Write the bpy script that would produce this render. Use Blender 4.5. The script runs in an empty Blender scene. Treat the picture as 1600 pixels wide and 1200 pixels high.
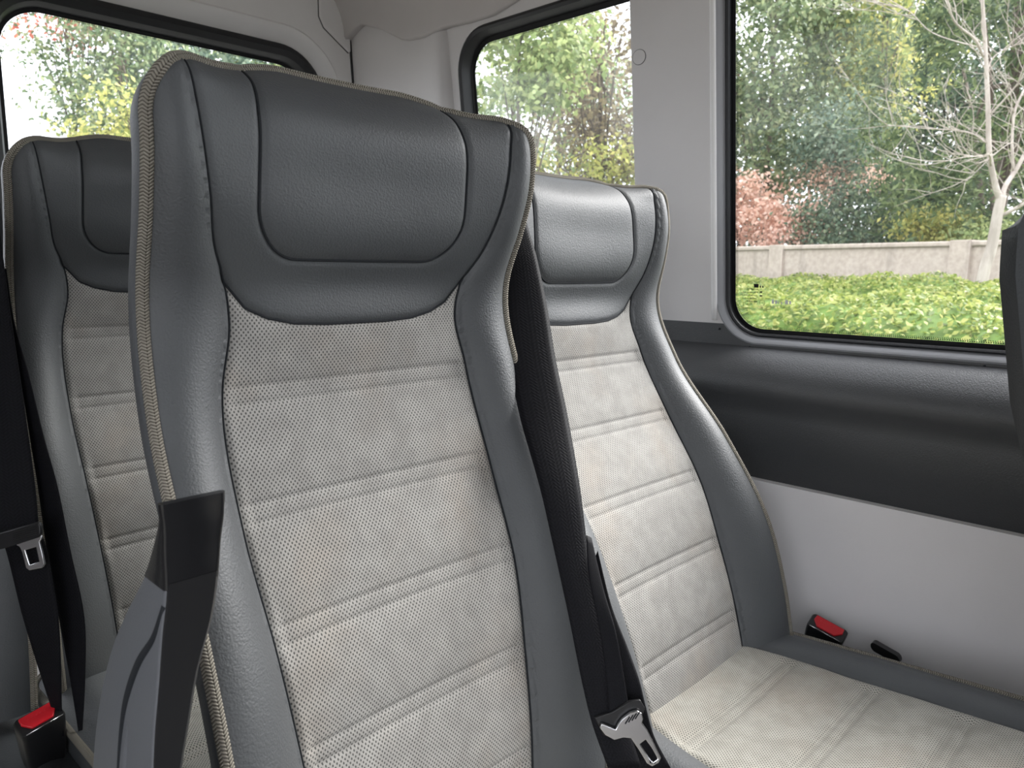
import bpy, bmesh, math, random
import numpy as np
from mathutils import Vector, Matrix
from mathutils.geometry import tessellate_polygon

SC = bpy.context.scene
COL = SC.collection
rnd = random.Random(7)
rng = np.random.default_rng(11)
PI = math.pi

# ------------------------------------------------------------------ camera, sky, exposure
F_PX = 1174.0
HEAD, PITCH, ROLL = math.radians(45.7), math.radians(8.75), math.radians(0.53)
EYE = Vector((0, 0, 1.05))
fw = Vector((math.sin(HEAD)*math.cos(PITCH), math.cos(HEAD)*math.cos(PITCH), -math.sin(PITCH)))
rt0 = Vector((math.cos(HEAD), -math.sin(HEAD), 0))
up0 = rt0.cross(fw)
rt = rt0*math.cos(ROLL) + up0*math.sin(ROLL)
up = up0*math.cos(ROLL) - rt0*math.sin(ROLL)
cd = bpy.data.cameras.new('camera')
cam = bpy.data.objects.new('camera', cd)
COL.objects.link(cam)
cam.matrix_world = Matrix(((rt.x, up.x, -fw.x, EYE.x), (rt.y, up.y, -fw.y, EYE.y), (rt.z, up.z, -fw.z, EYE.z), (0, 0, 0, 1)))
cd.sensor_fit = 'HORIZONTAL'
cd.sensor_width = 36.0
cd.lens = F_PX/1600*36.0
cd.clip_start = 0.01
cd.clip_end = 300
cd.dof.use_dof = True
cd.dof.focus_distance = 0.85
cd.dof.aperture_fstop = 14.0
SC.camera = cam

world = bpy.data.worlds.new('overcast_sky')
SC.world = world
world.use_nodes = True
wn = world.node_tree
wn.nodes.clear()
w_out = wn.nodes.new('ShaderNodeOutputWorld')
w_bg = wn.nodes.new('ShaderNodeBackground')
w_tc = wn.nodes.new('ShaderNodeTexCoord')
w_sep = wn.nodes.new('ShaderNodeSeparateXYZ')
w_ramp = wn.nodes.new('ShaderNodeValToRGB')
w_ramp.color_ramp.elements[0].position = 0.0
w_ramp.color_ramp.elements[0].color = (0.90, 0.935, 1.0, 1)
w_ramp.color_ramp.elements[1].position = 1.0
w_ramp.color_ramp.elements[1].color = (0.95, 0.985, 1.08, 1)
wn.links.new(w_tc.outputs['Generated'], w_sep.inputs[0])
wn.links.new(w_sep.outputs['Z'], w_ramp.inputs[0])
wn.links.new(w_ramp.outputs[0], w_bg.inputs[0])
w_bg.inputs[1].default_value = 1.0
wn.links.new(w_bg.outputs[0], w_out.inputs[0])

sd = bpy.data.lights.new('hazy_sun', 'SUN')
sun = bpy.data.objects.new('hazy_sun', sd)
COL.objects.link(sun)
sd.energy = 3.0
sd.angle = math.radians(40)
sd.color = (1.0, .985, .97)
S_H, S_E = math.radians(108), math.radians(42)
sun.rotation_euler = Vector((math.sin(S_H)*math.cos(S_E), math.cos(S_H)*math.cos(S_E), math.sin(S_E))).to_track_quat('Z', 'Y').to_euler()

VS = SC.view_settings
SC.display_settings.display_device = 'sRGB'
VS.view_transform = 'Standard'
VS.look = 'None'
VS.gamma = 1.0
VS.use_curve_mapping = False
VS.exposure = 2.03

# ------------------------------------------------------------------ node helpers / materials
class NT:
    def __init__(s, name):
        s.m = bpy.data.materials.new(name)
        s.m.use_nodes = True
        s.t = s.m.node_tree
        s.t.nodes.clear()
        s.out = s.n('ShaderNodeOutputMaterial')
    def n(s, typ, **kw):
        nd = s.t.nodes.new(typ)
        for k, v in kw.items():
            setattr(nd, k, v)
        return nd
    def l(s, a, b):
        s.t.links.new(a, b)
    def inp(s, nd, i, v):
        if isinstance(v, bpy.types.NodeSocket):
            s.l(v, nd.inputs[i])
        elif v is not None:
            nd.inputs[i].default_value = v
    def math(s, op, a, b=None, c=None, clamp=False):
        nd = s.n('ShaderNodeMath', operation=op)
        nd.use_clamp = clamp
        s.inp(nd, 0, a); s.inp(nd, 1, b)
        if c is not None: s.inp(nd, 2, c)
        return nd.outputs[0]
    def smooth(s, x, lo, hi):
        nd = s.n('ShaderNodeMapRange', interpolation_type='SMOOTHSTEP')
        s.inp(nd, 0, x); nd.inputs[1].default_value = lo; nd.inputs[2].default_value = hi
        return nd.outputs[0]
    def mix(s, f, a, b, blend='MIX'):
        nd = s.n('ShaderNodeMix', data_type='RGBA', blend_type=blend)
        s.inp(nd, 0, f); s.inp(nd, 6, a); s.inp(nd, 7, b)
        return nd.outputs[2]
    def noise(s, vec, scale, detail=3, rough=0.55, dim='3D'):
        nd = s.n('ShaderNodeTexNoise', noise_dimensions=dim)
        if vec is not None: s.l(vec, nd.inputs['Vector'])
        nd.inputs['Scale'].default_value = scale
        nd.inputs['Detail'].default_value = detail
        nd.inputs['Roughness'].default_value = rough
        return nd.outputs[0]
    def voro(s, vec, scale, feature='F1'):
        nd = s.n('ShaderNodeTexVoronoi', feature=feature)
        if vec is not None: s.l(vec, nd.inputs['Vector'])
        nd.inputs['Scale'].default_value = scale
        return nd.outputs['Distance']
    def obj(s):
        return s.n('ShaderNodeTexCoord').outputs['Object']
    def uv(s):
        sp = s.n('ShaderNodeSeparateXYZ')
        s.l(s.n('ShaderNodeTexCoord').outputs['UV'], sp.inputs[0])
        return sp.outputs[0], sp.outputs[1]
    def bump(s, h, strength, dist=0.001):
        nd = s.n('ShaderNodeBump')
        s.l(h, nd.inputs['Height'])
        nd.inputs['Strength'].default_value = strength
        nd.inputs['Distance'].default_value = dist
        return nd.outputs[0]
    def bsdf(s, col, rough=0.5, spec=0.5, normal=None, metal=0.0, sheen=0.0, coat=0.0):
        nd = s.n('ShaderNodeBsdfPrincipled')
        s.inp(nd, 'Base Color', col if isinstance(col, bpy.types.NodeSocket) else (*col, 1))
        s.inp(nd, 'Roughness', rough)
        nd.inputs['Specular IOR Level'].default_value = spec
        nd.inputs['Metallic'].default_value = metal
        nd.inputs['Sheen Weight'].default_value = sheen
        nd.inputs['Coat Weight'].default_value = coat
        if normal is not None: s.l(normal, nd.inputs['Normal'])
        return nd.outputs[0]
    def done(s, sh):
        s.l(sh, s.out.inputs[0])
        return s.m

def rgb(*c): return (*c, 1)

def mat_leather():
    k = NT('grained_leather')
    o = k.obj()
    v = k.voro(o, 520, 'SMOOTH_F1')
    n1 = k.noise(o, 420, 3, 0.6)
    n2 = k.noise(o, 9, 2)
    h = k.math('ADD', k.math('MULTIPLY', v, 0.9), k.math('MULTIPLY', n1, 1.1))
    col = k.mix(k.smooth(n2, .3, .7), rgb(.046, .050, .054), rgb(.054, .059, .063))
    return k.done(k.bsdf(col, 0.60, 0.95, k.bump(h, 0.55, 0.0006)))

def mat_fabric(name='dotted_woven_fabric', cols=((.305, .295, .277), (.375, .365, .342))):
    k = NT(name)
    u, v = k.uv()
    o = k.obj()
    a = k.math('SINE', k.math('MULTIPLY', u, 2*PI/.0043))
    b = k.math('SINE', k.math('MULTIPLY', v, 2*PI/.0052))
    p = k.math('MULTIPLY', a, b)
    hole = k.smooth(p, .12, .62)
    n1 = k.noise(o, 7, 4)
    n2 = k.noise(o, 40, 3)
    n3 = k.noise(o, 900, 2)
    base = k.mix(k.smooth(n2, .3, .7), rgb(*cols[0]), rgb(*cols[1]))
    base = k.mix(k.math('MULTIPLY', k.smooth(n1, .48, .75), .5), base, rgb(.40, .335, .27))
    base = k.mix(k.math('MULTIPLY', n3, .25), base, rgb(.3, .29, .27))
    col = k.mix(k.math('MULTIPLY', hole, .84), base, rgb(.05, .05, .048))
    h = k.math('ADD', k.math('MULTIPLY', hole, -1.0), k.math('MULTIPLY', n3, .4))
    return k.done(k.bsdf(col, 0.9, 0.2, k.bump(h, 0.5, 0.0012), sheen=0.15))

def mat_piping():
    k = NT('braided_piping')
    u, v = k.uv()
    w = k.math('ABSOLUTE', k.math('SUBTRACT', k.math('FRACT', k.math('MULTIPLY', v, 4.0)), .5))
    ph = k.math('ADD', k.math('DIVIDE', u, .0027), k.math('MULTIPLY', w, 1.6))
    s = k.math('SINE', k.math('MULTIPLY', ph, 2*PI))
    g = k.smooth(w, .40, .5)
    h = k.math('SUBTRACT', s, g)
    col = k.mix(k.smooth(h, -1.3, .2), rgb(.10, .088, .07), rgb(.40, .37, .31))
    return k.done(k.bsdf(col, .85, .2, k.bump(h, .8, .0012)))

def mat_plain(name, col, rough=.5, spec=.5, grain=0, gs=700, metal=0.0, coat=0.0, var=0.0):
    k = NT(name)
    o = k.obj()
    nrm = None
    if grain:
        h = k.math('ADD', k.voro(o, gs, 'SMOOTH_F1'), k.noise(o, gs*.7, 3))
        nrm = k.bump(h, grain, .0008)
    c = rgb(*col)
    n = k.noise(o, 5, 4)
    c2 = tuple(x*(1-var) for x in col)
    cc = k.mix(k.smooth(n, .35, .7), rgb(*col), rgb(*c2))
    return k.done(k.bsdf(cc, rough, spec, nrm, metal, coat=coat))

def mat_web():
    k = NT('black_webbing')
    u, v = k.uv()
    a = k.math('SINE', k.math('MULTIPLY', v, 2*PI/.0016))
    b = k.math('SINE', k.math('MULTIPLY', u, 2*PI*11))
    zig = k.math('ABSOLUTE', k.math('SUBTRACT', k.math('FRACT', k.math('MULTIPLY', u, 3.0)), .5))
    d = k.math('SINE', k.math('ADD', k.math('MULTIPLY', v, 2*PI/.0045), k.math('MULTIPLY', zig, 22)))
    h = k.math('ADD', k.math('MULTIPLY', a, .5), k.math('ADD', k.math('MULTIPLY', b, .25), k.math('MULTIPLY', d, .5)))
    col = k.mix(k.smooth(h, -1, 1), rgb(.003, .003, .004), rgb(.008, .008, .011))
    return k.done(k.bsdf(col, .6, .14, k.bump(h, .3, .0005)))

def mat_glass(tint=(.86, .89, .89), haze=0.0, hazescale=(3, 3, 1.0)):
    k = NT('window_glass')
    tr = k.n('ShaderNodeBsdfTransparent'); tr.inputs[0].default_value = rgb(*tint)
    gl = k.n('ShaderNodeBsdfGlossy'); gl.inputs['Roughness'].default_value = .02
    fr = k.n('ShaderNodeFresnel'); fr.inputs[0].default_value = 1.3
    mx = k.n('ShaderNodeMixShader')
    k.l(k.math('MULTIPLY', fr.outputs[0], .5), mx.inputs[0]); k.l(tr.outputs[0], mx.inputs[1]); k.l(gl.outputs[0], mx.inputs[2])
    sh = mx.outputs[0]
    if haze:
        mp = k.n('ShaderNodeMapping'); mp.inputs['Scale'].default_value = hazescale
        k.l(k.obj(), mp.inputs[0])
        n = k.noise(mp.outputs[0], 6, 6, .7)
        n2 = k.noise(k.obj(), 3, 3, .6)
        f = k.math('MULTIPLY', k.math('ADD', k.math('MULTIPLY', k.smooth(n, .45, .75), .8), k.math('MULTIPLY', n2, .6)), haze)
        tl = k.n('ShaderNodeBsdfTranslucent'); tl.inputs[0].default_value = rgb(.85, .86, .86)
        m2 = k.n('ShaderNodeMixShader')
        k.l(f, m2.inputs[0]); k.l(sh, m2.inputs[1]); k.l(tl.outputs[0], m2.inputs[2])
        sh = m2.outputs[0]
    return k.done(sh)

def mat_leaf(name, stops, rough=.55, trans=.35):
    k = NT(name)
    g = k.n('ShaderNodeNewGeometry')
    r = k.n('ShaderNodeValToRGB')
    el = r.color_ramp.elements
    while len(el) < len(stops): el.new(0.5)
    for e, (p, c) in zip(el, stops):
        e.position = p; e.color = rgb(*c)
    k.l(g.outputs['Random Per Island'], r.inputs[0])
    d = k.bsdf(r.outputs[0], rough, .2)
    tl = k.n('ShaderNodeBsdfTranslucent'); k.l(r.outputs[0], tl.inputs[0])
    mx = k.n('ShaderNodeMixShader'); mx.inputs[0].default_value = trans
    k.l(d, mx.inputs[1]); k.l(tl.outputs[0], mx.inputs[2])
    return k.done(mx.outputs[0])

def mat_concrete():
    k = NT('weathered_concrete')
    o = k.obj()
    n = k.noise(o, 1.3, 6, .65)
    n2 = k.noise(o, 14, 5)
    mp = k.n('ShaderNodeMapping'); mp.inputs['Scale'].default_value = (3, 3, .5)
    k.l(o, mp.inputs[0])
    n3 = k.noise(mp.outputs[0], 1.5, 5, .6)
    c = k.mix(k.smooth(n2, .3, .7), rgb(.40, .34, .29), rgb(.50, .43, .37))
    c = k.mix(k.math('MULTIPLY', k.smooth(n3, .5, .68), .45), c, rgb(.22, .19, .165))
    c = k.mix(k.math('MULTIPLY', k.smooth(n, .58, .7), .4), c, rgb(.56, .50, .44))
    return k.done(k.bsdf(c, .9, .2, k.bump(n2, .4, .01)))

def mat_bark(name, a, b, sc=8):
    k = NT(name)
    o = k.obj()
    mp = k.n('ShaderNodeMapping'); mp.inputs['Scale'].default_value = (1, 1, .25)
    k.l(o, mp.inputs[0])
    n = k.noise(mp.outputs[0], sc, 5, .65)
    return k.done(k.bsdf(k.mix(k.smooth(n, .35, .68), rgb(*a), rgb(*b)), .9, .2, k.bump(n, .5, .02)))

M_LEATHER = mat_leather()
M_FABRIC = mat_fabric()
M_PIPING = mat_piping()
M_SEAM = mat_plain('dark_thread', (.02, .022, .025), .8, .2)
M_SHELL = mat_plain('black_seat_plastic', (.022, .024, .026), .5, .4, .25)
M_FRAME = mat_plain('black_steel', (.02, .02, .022), .45, .5)
M_GREY = mat_plain('grey_wall_plastic', (.70, .675, .67), .6, .35, .18, 900, var=.05)
M_PILLAR = mat_plain('warm_grey_pillar_plastic', (.68, .66, .65), .65, .3, .18, 900, var=.04)
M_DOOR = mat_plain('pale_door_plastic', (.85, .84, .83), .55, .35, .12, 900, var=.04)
M_BLACKP = mat_plain('charcoal_grained_plastic', (.050, .052, .055), .48, .9, .5, 620)
M_LINER = mat_plain('grey_headliner_felt', (.60, .57, .55), .95, .1, .5, 1200, var=.06)
M_RUBBER = mat_plain('black_rubber_seal', (.012, .013, .015), .45, .5)
M_TRIM = mat_plain('satin_dark_window_trim', (.30, .305, .32), .36, .7)
M_CERAMIC = mat_plain('black_ceramic_print', (.006, .006, .007), .5, .3)
M_GLOSS = mat_plain('gloss_black_plastic', (.010, .010, .011), .16, .5)
M_ARMGREY = mat_plain('satin_grey_plastic', (.12, .125, .135), .42, .5, .12, 1100)
M_CHROME = mat_plain('brushed_chrome', (.62, .62, .63), .22, .5, 0, 1, metal=1.0)
M_RED = mat_plain('red_button_plastic', (.62, .012, .022), .38, .5)
M_BUCKLE = mat_plain('black_buckle_plastic', (.012, .012, .013), .35, .5)
M_WEB = mat_web()
M_GLASS = mat_glass((.955, .955, .95), haze=.009)  # haze is a pale veil added to brighten the view outside
M_GLASSD = mat_glass((.92, .93, .92), .028, (3, 3, .6))
M_GLASSR = mat_glass((.93, .94, .94), .035, (3, 3, 2))
M_FLOOR = mat_plain('dark_vinyl_floor', (.06, .06, .062), .6, .4, .3, 300)
M_CONC = mat_concrete()
M_GROUND = mat_plain('asphalt_and_soil', (.20, .19, .17), .95, .2, .5, 40, var=.3)
M_BARKP = mat_bark('pale_bark', (.32, .28, .245), (.48, .43, .385), 9)
M_BARKD = mat_bark('brown_bark', (.09, .07, .055), (.20, .165, .135), 5)
M_WALLOUT = mat_plain('grey_left_wall_plastic', (.30, .285, .28), .6, .3)

# ------------------------------------------------------------------ mesh helpers
def mesh_obj(name, verts, faces, mat, parent=None, smooth=False, uvs=None, loc=None):
    me = bpy.data.meshes.new(name)
    me.from_pydata([tuple(v) for v in verts], [], [tuple(f) for f in faces])
    if uvs is not None:
        uvl = me.uv_layers.new(name='UVMap')
        li = np.empty(len(me.loops), dtype=np.int32)
        me.loops.foreach_get('vertex_index', li)
        uvl.data.foreach_set('uv', np.asarray(uvs, dtype=np.float32)[li].ravel())
    if smooth:
        me.polygons.foreach_set('use_smooth', np.ones(len(me.polygons), dtype=bool))
    me.materials.append(mat)
    me.update()
    o = bpy.data.objects.new(name, me)
    COL.objects.link(o)
    if parent is not None: o.parent = parent
    if loc is not None: o.location = loc
    return o

def empty(name, loc=(0, 0, 0), rotz=0.0):
    o = bpy.data.objects.new(name, None)
    o.empty_display_size = .1
    COL.objects.link(o)
    o.location = loc
    o.rotation_euler = (0, 0, rotz)
    return o

def tag(o, label=None, cat=None, group=None, kind=None):
    if label: o['label'] = label
    if cat: o['category'] = cat
    if group: o['group'] = group
    if kind: o['kind'] = kind
    return o

def struct(o, label=None, cat=None):
    return tag(o, label, cat, None, 'structure')

def shade_auto(o, deg=35):
    o.data.polygons.foreach_set('use_smooth', np.ones(len(o.data.polygons), dtype=bool))
    try:
        o.data.set_sharp_from_angle(angle=math.radians(deg))
    except Exception:
        pass
    return o

def bevel(o, w, seg=2, deg=30):
    m = o.modifiers.new('bevel', 'BEVEL')
    m.width = w; m.segments = seg; m.limit_method = 'ANGLE'; m.angle_limit = math.radians(deg)
    shade_auto(o, 40)
    return o

def frame_along(path, closed=False):
    P = [Vector(p) for p in path]
    n = len(P)
    T = []
    for i in range(n):
        a = P[i-1] if (i > 0 or closed) else P[i]
        b = P[(i+1) % n] if (i < n-1 or closed) else P[i]
        T.append((b-a).normalized())
    ref = Vector((0, 0, 1)) if abs(T[0].z) < .9 else Vector((1, 0, 0))
    u = (ref - T[0]*ref.dot(T[0])).normalized()
    out = []
    for i in range(n):
        u = (u - T[i]*u.dot(T[i])).normalized()
        out.append((P[i], T[i], u.copy(), T[i].cross(u)))
    return out

def tube_data(path, r, seg=10, closed=False, caps=True, V=None, Fc=None, UV=None):
    V = [] if V is None else V; Fc = [] if Fc is None else Fc; UV = [] if UV is None else UV
    fr = frame_along(path, closed)
    base = len(V); L = 0.0
    for i, (p, t, u, w) in enumerate(fr):
        if i: L += (p - fr[i-1][0]).length
        ri = r[i] if hasattr(r, '__len__') else r
        for k in range(seg):
            a = 2*PI*k/seg
            V.append(p + (u*math.cos(a) + w*math.sin(a))*ri)
            UV.append((L, k/seg))
    n = len(fr)
    for i in range(n if closed else n-1):
        j = (i+1) % n
        for k in range(seg):
            k2 = (k+1) % seg
            Fc.append((base+i*seg+k, base+i*seg+k2, base+j*seg+k2, base+j*seg+k))
    if caps and not closed:
        Fc.append(tuple(base+k for k in range(seg))[::-1])
        Fc.append(tuple(base+(n-1)*seg+k for k in range(seg)))
    return V, Fc, UV

def tube(name, path, r, mat, parent=None, seg=10, closed=False, loc=None):
    V, Fc, UV = tube_data(path, r, seg, closed)
    return mesh_obj(name, V, Fc, mat, parent, True, UV, loc)

def plate(name, outer, holes, thick, mat, parent=None, o=(0, 0, 0), ux=(1, 0, 0), uy=(0, 1, 0), fn=None, bev=0):
    """extruded 2-D polygon (with holes); fn maps (u, v, w) to a point, else o + ux*u + uy*v + n*w"""
    ux, uy, o = Vector(ux), Vector(uy), Vector(o)
    nn = ux.cross(uy).normalized()
    if fn is None:
        fn = lambda u, v, w: o + ux*u + uy*v + nn*w
    loops = [outer] + list(holes)
    flat = [p for l in loops for p in l]
    tri = tessellate_polygon([[Vector((p[0], p[1], 0)) for p in l] for l in loops])
    N = len(flat)
    V = [fn(p[0], p[1], 0.0) for p in flat] + [fn(p[0], p[1], -thick) for p in flat]
    Fc = [tuple(t) for t in tri] + [tuple(N+i for i in t[::-1]) for t in tri]
    b = 0
    for l in loops:
        m = len(l)
        for i in range(m):
            j = (i+1) % m
            Fc.append((b+i, b+j, N+b+j, N+b+i))
        b += m
    ob = mesh_obj(name, V, Fc, mat, parent)
    bm = bmesh.new(); bm.from_mesh(ob.data)
    bmesh.ops.recalc_face_normals(bm, faces=bm.faces)
    bm.to_mesh(ob.data); bm.free()
    if bev: bevel(ob, bev)
    else: shade_auto(ob, 30)
    return ob

def rrect(x0, y0, x1, y1, r, n=8):
    """rounded rectangle; r is one radius or four (x0y0, x1y0, x1y1, x0y1)"""
    rs = r if hasattr(r, '__len__') else (r,)*4
    out = []
    for (cx, cy, sx, sy, a0, rr) in ((x0, y0, 1, 1, PI, rs[0]), (x1, y0, -1, 1, 1.5*PI, rs[1]), (x1, y1, -1, -1, 0, rs[2]), (x0, y1, 1, -1, .5*PI, rs[3])):
        for i in range(n+1):
            a = a0 + .5*PI*i/n
            out.append((cx + sx*rr + rr*math.cos(a), cy + sy*rr + rr*math.sin(a)))
    return out

def ring(name, loops, mat, parent=None, closed_section=False):
    """loft between closed 3-D loops of equal length"""
    n = len(loops[0]); V = [p for l in loops for p in l]; Fc = []
    m = len(loops)
    for a in range(m if closed_section else m-1):
        b = (a+1) % m
        for i in range(n):
            j = (i+1) % n
            Fc.append((a*n+i, a*n+j, b*n+j, b*n+i))
    ob = mesh_obj(name, V, Fc, mat, parent)
    bm = bmesh.new(); bm.from_mesh(ob.data)
    bmesh.ops.recalc_face_normals(bm, faces=bm.faces)
    bm.to_mesh(ob.data); bm.free()
    return shade_auto(ob, 40)

def box(name, lo, hi, mat, parent=None, bev=0.0, seg=2):
    x0, y0, z0 = lo; x1, y1, z1 = hi
    V = [(x0, y0, z0), (x1, y0, z0), (x1, y1, z0), (x0, y1, z0), (x0, y0, z1), (x1, y0, z1), (x1, y1, z1), (x0, y1, z1)]
    Fc = [(0, 3, 2, 1), (4, 5, 6, 7), (0, 1, 5, 4), (1, 2, 6, 5), (2, 3, 7, 6), (3, 0, 4, 7)]
    ob = mesh_obj(name, V, Fc, mat, parent)
    if bev: bevel(ob, bev, seg)
    return ob

def strap(name, L, R, mat, parent=None, thick=.0014, sub=6, arch=.0):
    """woven strap lofted between its two edges"""
    L = np.array(L); R = np.array(R)
    def cr(P):
        out = []
        Q = np.vstack([2*P[0]-P[1], P, 2*P[-1]-P[-2]])
        for i in range(1, len(Q)-2):
            for k in range(sub):
                t = k/sub
                a, b, c, d = Q[i-1], Q[i], Q[i+1], Q[i+2]
                out.append(.5*((2*b) + (-a+c)*t + (2*a-5*b+4*c-d)*t*t + (-a+3*b-3*c+d)*t**3))
        out.append(P[-1]); return np.array(out)
    Ls, Rs = cr(L), cr(R)
    n = len(Ls); V = []; UV = []; Fc = []; d = 0.0; NU = 8
    C = (Ls+Rs)/2
    for i in range(n):
        if i: d += np.linalg.norm(C[i]-C[i-1])
        tg = C[min(i+1, n-1)]-C[max(i-1, 0)]
        nn = np.cross(Rs[i]-Ls[i], tg); nn /= np.linalg.norm(nn)+1e-9
        if nn @ np.array(C[i]-np.array(EYE)) > 0: nn = -nn
        for k in range(NU+1):
            f = k/NU
            e = thick*(1-.5*abs(2*f-1)**6)
            p = Ls[i]*(1-f)+Rs[i]*f + nn*arch*4*f*(1-f)
            V.append(p+nn*e/2); UV.append((f, d))
        for k in range(NU+1):
            f = k/NU
            e = thick*(1-.5*abs(2*f-1)**6)
            p = Ls[i]*(1-f)+Rs[i]*f + nn*arch*4*f*(1-f)
            V.append(p-nn*e/2); UV.append((f, d))
    W = 2*(NU+1)
    loop = list(range(NU+1)) + list(range(2*NU+1, NU, -1))
    for i in range(n-1):
        for q in range(W):
            a, b = loop[q], loop[(q+1) % W]
            Fc.append((i*W+a, i*W+b, (i+1)*W+b, (i+1)*W+a))
    Fc.append(tuple(loop)); Fc.append(tuple((n-1)*W+a for a in loop[::-1]))
    ob = mesh_obj(name, V, Fc, mat, parent, True, UV)
    bm = bmesh.new(); bm.from_mesh(ob.data)
    bmesh.ops.recalc_face_normals(bm, faces=bm.faces)
    bm.to_mesh(ob.data); bm.free()
    return ob

# ------------------------------------------------------------------ passenger seat: one shared shape
def spl(xs, ys):
    """monotone-ish cubic through points (finite-difference tangents)"""
    xs = np.array(xs, float); ys = np.array(ys, float)
    m = np.gradient(ys, xs)
    def f(x):
        x = np.clip(x, xs[0], xs[-1])
        i = np.clip(np.searchsorted(xs, x)-1, 0, len(xs)-2)
        h = xs[i+1]-xs[i]; t = (x-xs[i])/h
        return (2*t**3-3*t**2+1)*ys[i] + (t**3-2*t**2+t)*h*m[i] + (-2*t**3+3*t**2)*ys[i+1] + (t**3-t**2)*h*m[i+1]
    return f
R_C, C_S, C_T = .050, .1565, .685
def f_top(s):
    h = np.clip((np.abs(s)-.06)/(C_S-.06), 0, 1)
    return .755-.020*h*h*(3-2*h)
f_s1 = spl([-.05, .145, .245, .345, .47, .53, .565, .59, .63, .70, .74, .765, .80], [.1239, .1382, .1458, .15, .1443, .133, .1395, .1525, .1625, .1734, .177, .172, .160])
f_n1 = spl([-.05, .06, .145, .245, .345, .47, .56, .59, .63, .70, .73, .75, .80], [.0334, .0349, .0283, .0151, -.0150, -.0400, -.0265, -.0072, .0160, .0315, .030, .016, .0])
f_se = spl([-.05, .06, .15, .30, .45, .56, .65, .72, .80], [.2100, .2135, .2146, .2123, .2084, .2035, .2060, .2072, .2072])
f_ne = spl([-.05, .06, .15, .30, .45, .56, .62, .66, .70, .73, .80], [.0666, .0761, .0745, .0361, -.0220, -.0270, .004, .021, .027, .024, .004])
f_nc = spl([-.05, .06, .145, .245, .345, .47, .53, .56, .60, .65, .70, .765, .80], [.030, .030, .022, .008, -.021, -.043, -.036, -.0345, -.009, .0030, .0100, -.034, -.050])
P_TB, P_R = .582, .045
def f_sp(t): return np.interp(t, [.58, .64, .70, .74, .775], [.1175, .1175, .1165, .112, .1085])
QUILT = (.462, .358, .254, .146, .035)
def f_tf(s):
    a = np.abs(s)/.138
    return np.interp(a, [0, .25, .5, .7, .85, 1.0, 1.2], [.5225, .5225, .5245, .5305, .540, .563, .585])

def fld_out(s, t):
    se = f_se(t); a = np.abs(s)
    o = np.minimum(se-a, f_top(s)-t)
    cs = C_S; ct = C_T
    q = R_C-np.hypot(np.maximum(a-cs, 0), np.maximum(t-ct, 0))
    return np.where((a > cs) & (t > ct), q, o)
def fld_mid(s, t): return f_s1(t)-np.abs(s)
def fld_fab(s, t): return f_tf(s)-t
def fld_pil(s, t):
    a = np.abs(s); w = f_sp(t)
    dx = a-(w-P_R); dy = (P_TB+P_R)-t
    d = np.where((dx > 0) & (dy > 0), np.hypot(dx, dy)-P_R, np.maximum(dx, dy)-P_R)
    return -d
def n_front(s, t):
    a = np.abs(s); s1 = f_s1(t); se = np.maximum(f_se(t), s1+.01)
    nc, n1, ne = f_nc(t), f_n1(t), f_ne(t)
    u = np.clip(a/s1, 0, 1)
    mid = nc+(n1-nc)*u**2.4
    w = np.clip((a-s1)/(se-s1), 0, 1)
    bul = np.interp(t, [-.05, .1, .3, .5, .6, .7, .8], [.014, .014, .016, .014, .013, .010, .002])
    bol = n1+(ne-n1)*w+bul*4*w*(1-w)
    n = np.where(a < s1, mid, bol)
    # roll away toward the top edge
    e = np.clip(1-(f_top(s)-t)/.022, 0, 1)
    n = n-.009*e**2
    # seams: pinch close to them, padding between
    d1 = np.abs(fld_mid(s, t))
    n = n-.0025*np.exp(-(d1/.0034)**2) + .003*(1-np.exp(-d1/.02))
    inm = a < s1+.004
    d2 = np.abs(fld_fab(s, t))
    n = n-np.where(inm, .0025*np.exp(-(d2/.0034)**2)-.003*(1-np.exp(-d2/.015)), 0)
    fp = fld_pil(s, t); d3 = np.abs(fp)
    hd = inm & (t > .55)
    n = n-np.where(hd, .0026*np.exp(-(d3/.0034)**2), 0)+np.where(hd & (fp > 0), .004*(1-np.exp(-d3/.02)), 0)
    # quilting lines of the fabric
    msk = np.clip((s1-a)/.014, 0, 1)*np.clip((f_tf(s)-t)/.01, 0, 1)
    for q in QUILT:
        for dq in (-.008, .008):
            dd = t-(q+dq)
            n = n-msk*.0022*np.exp(-(dd/.0024)**2)
        n = n-msk*.0042*np.exp(-((t-q)/.022)**2)
    return n

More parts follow.
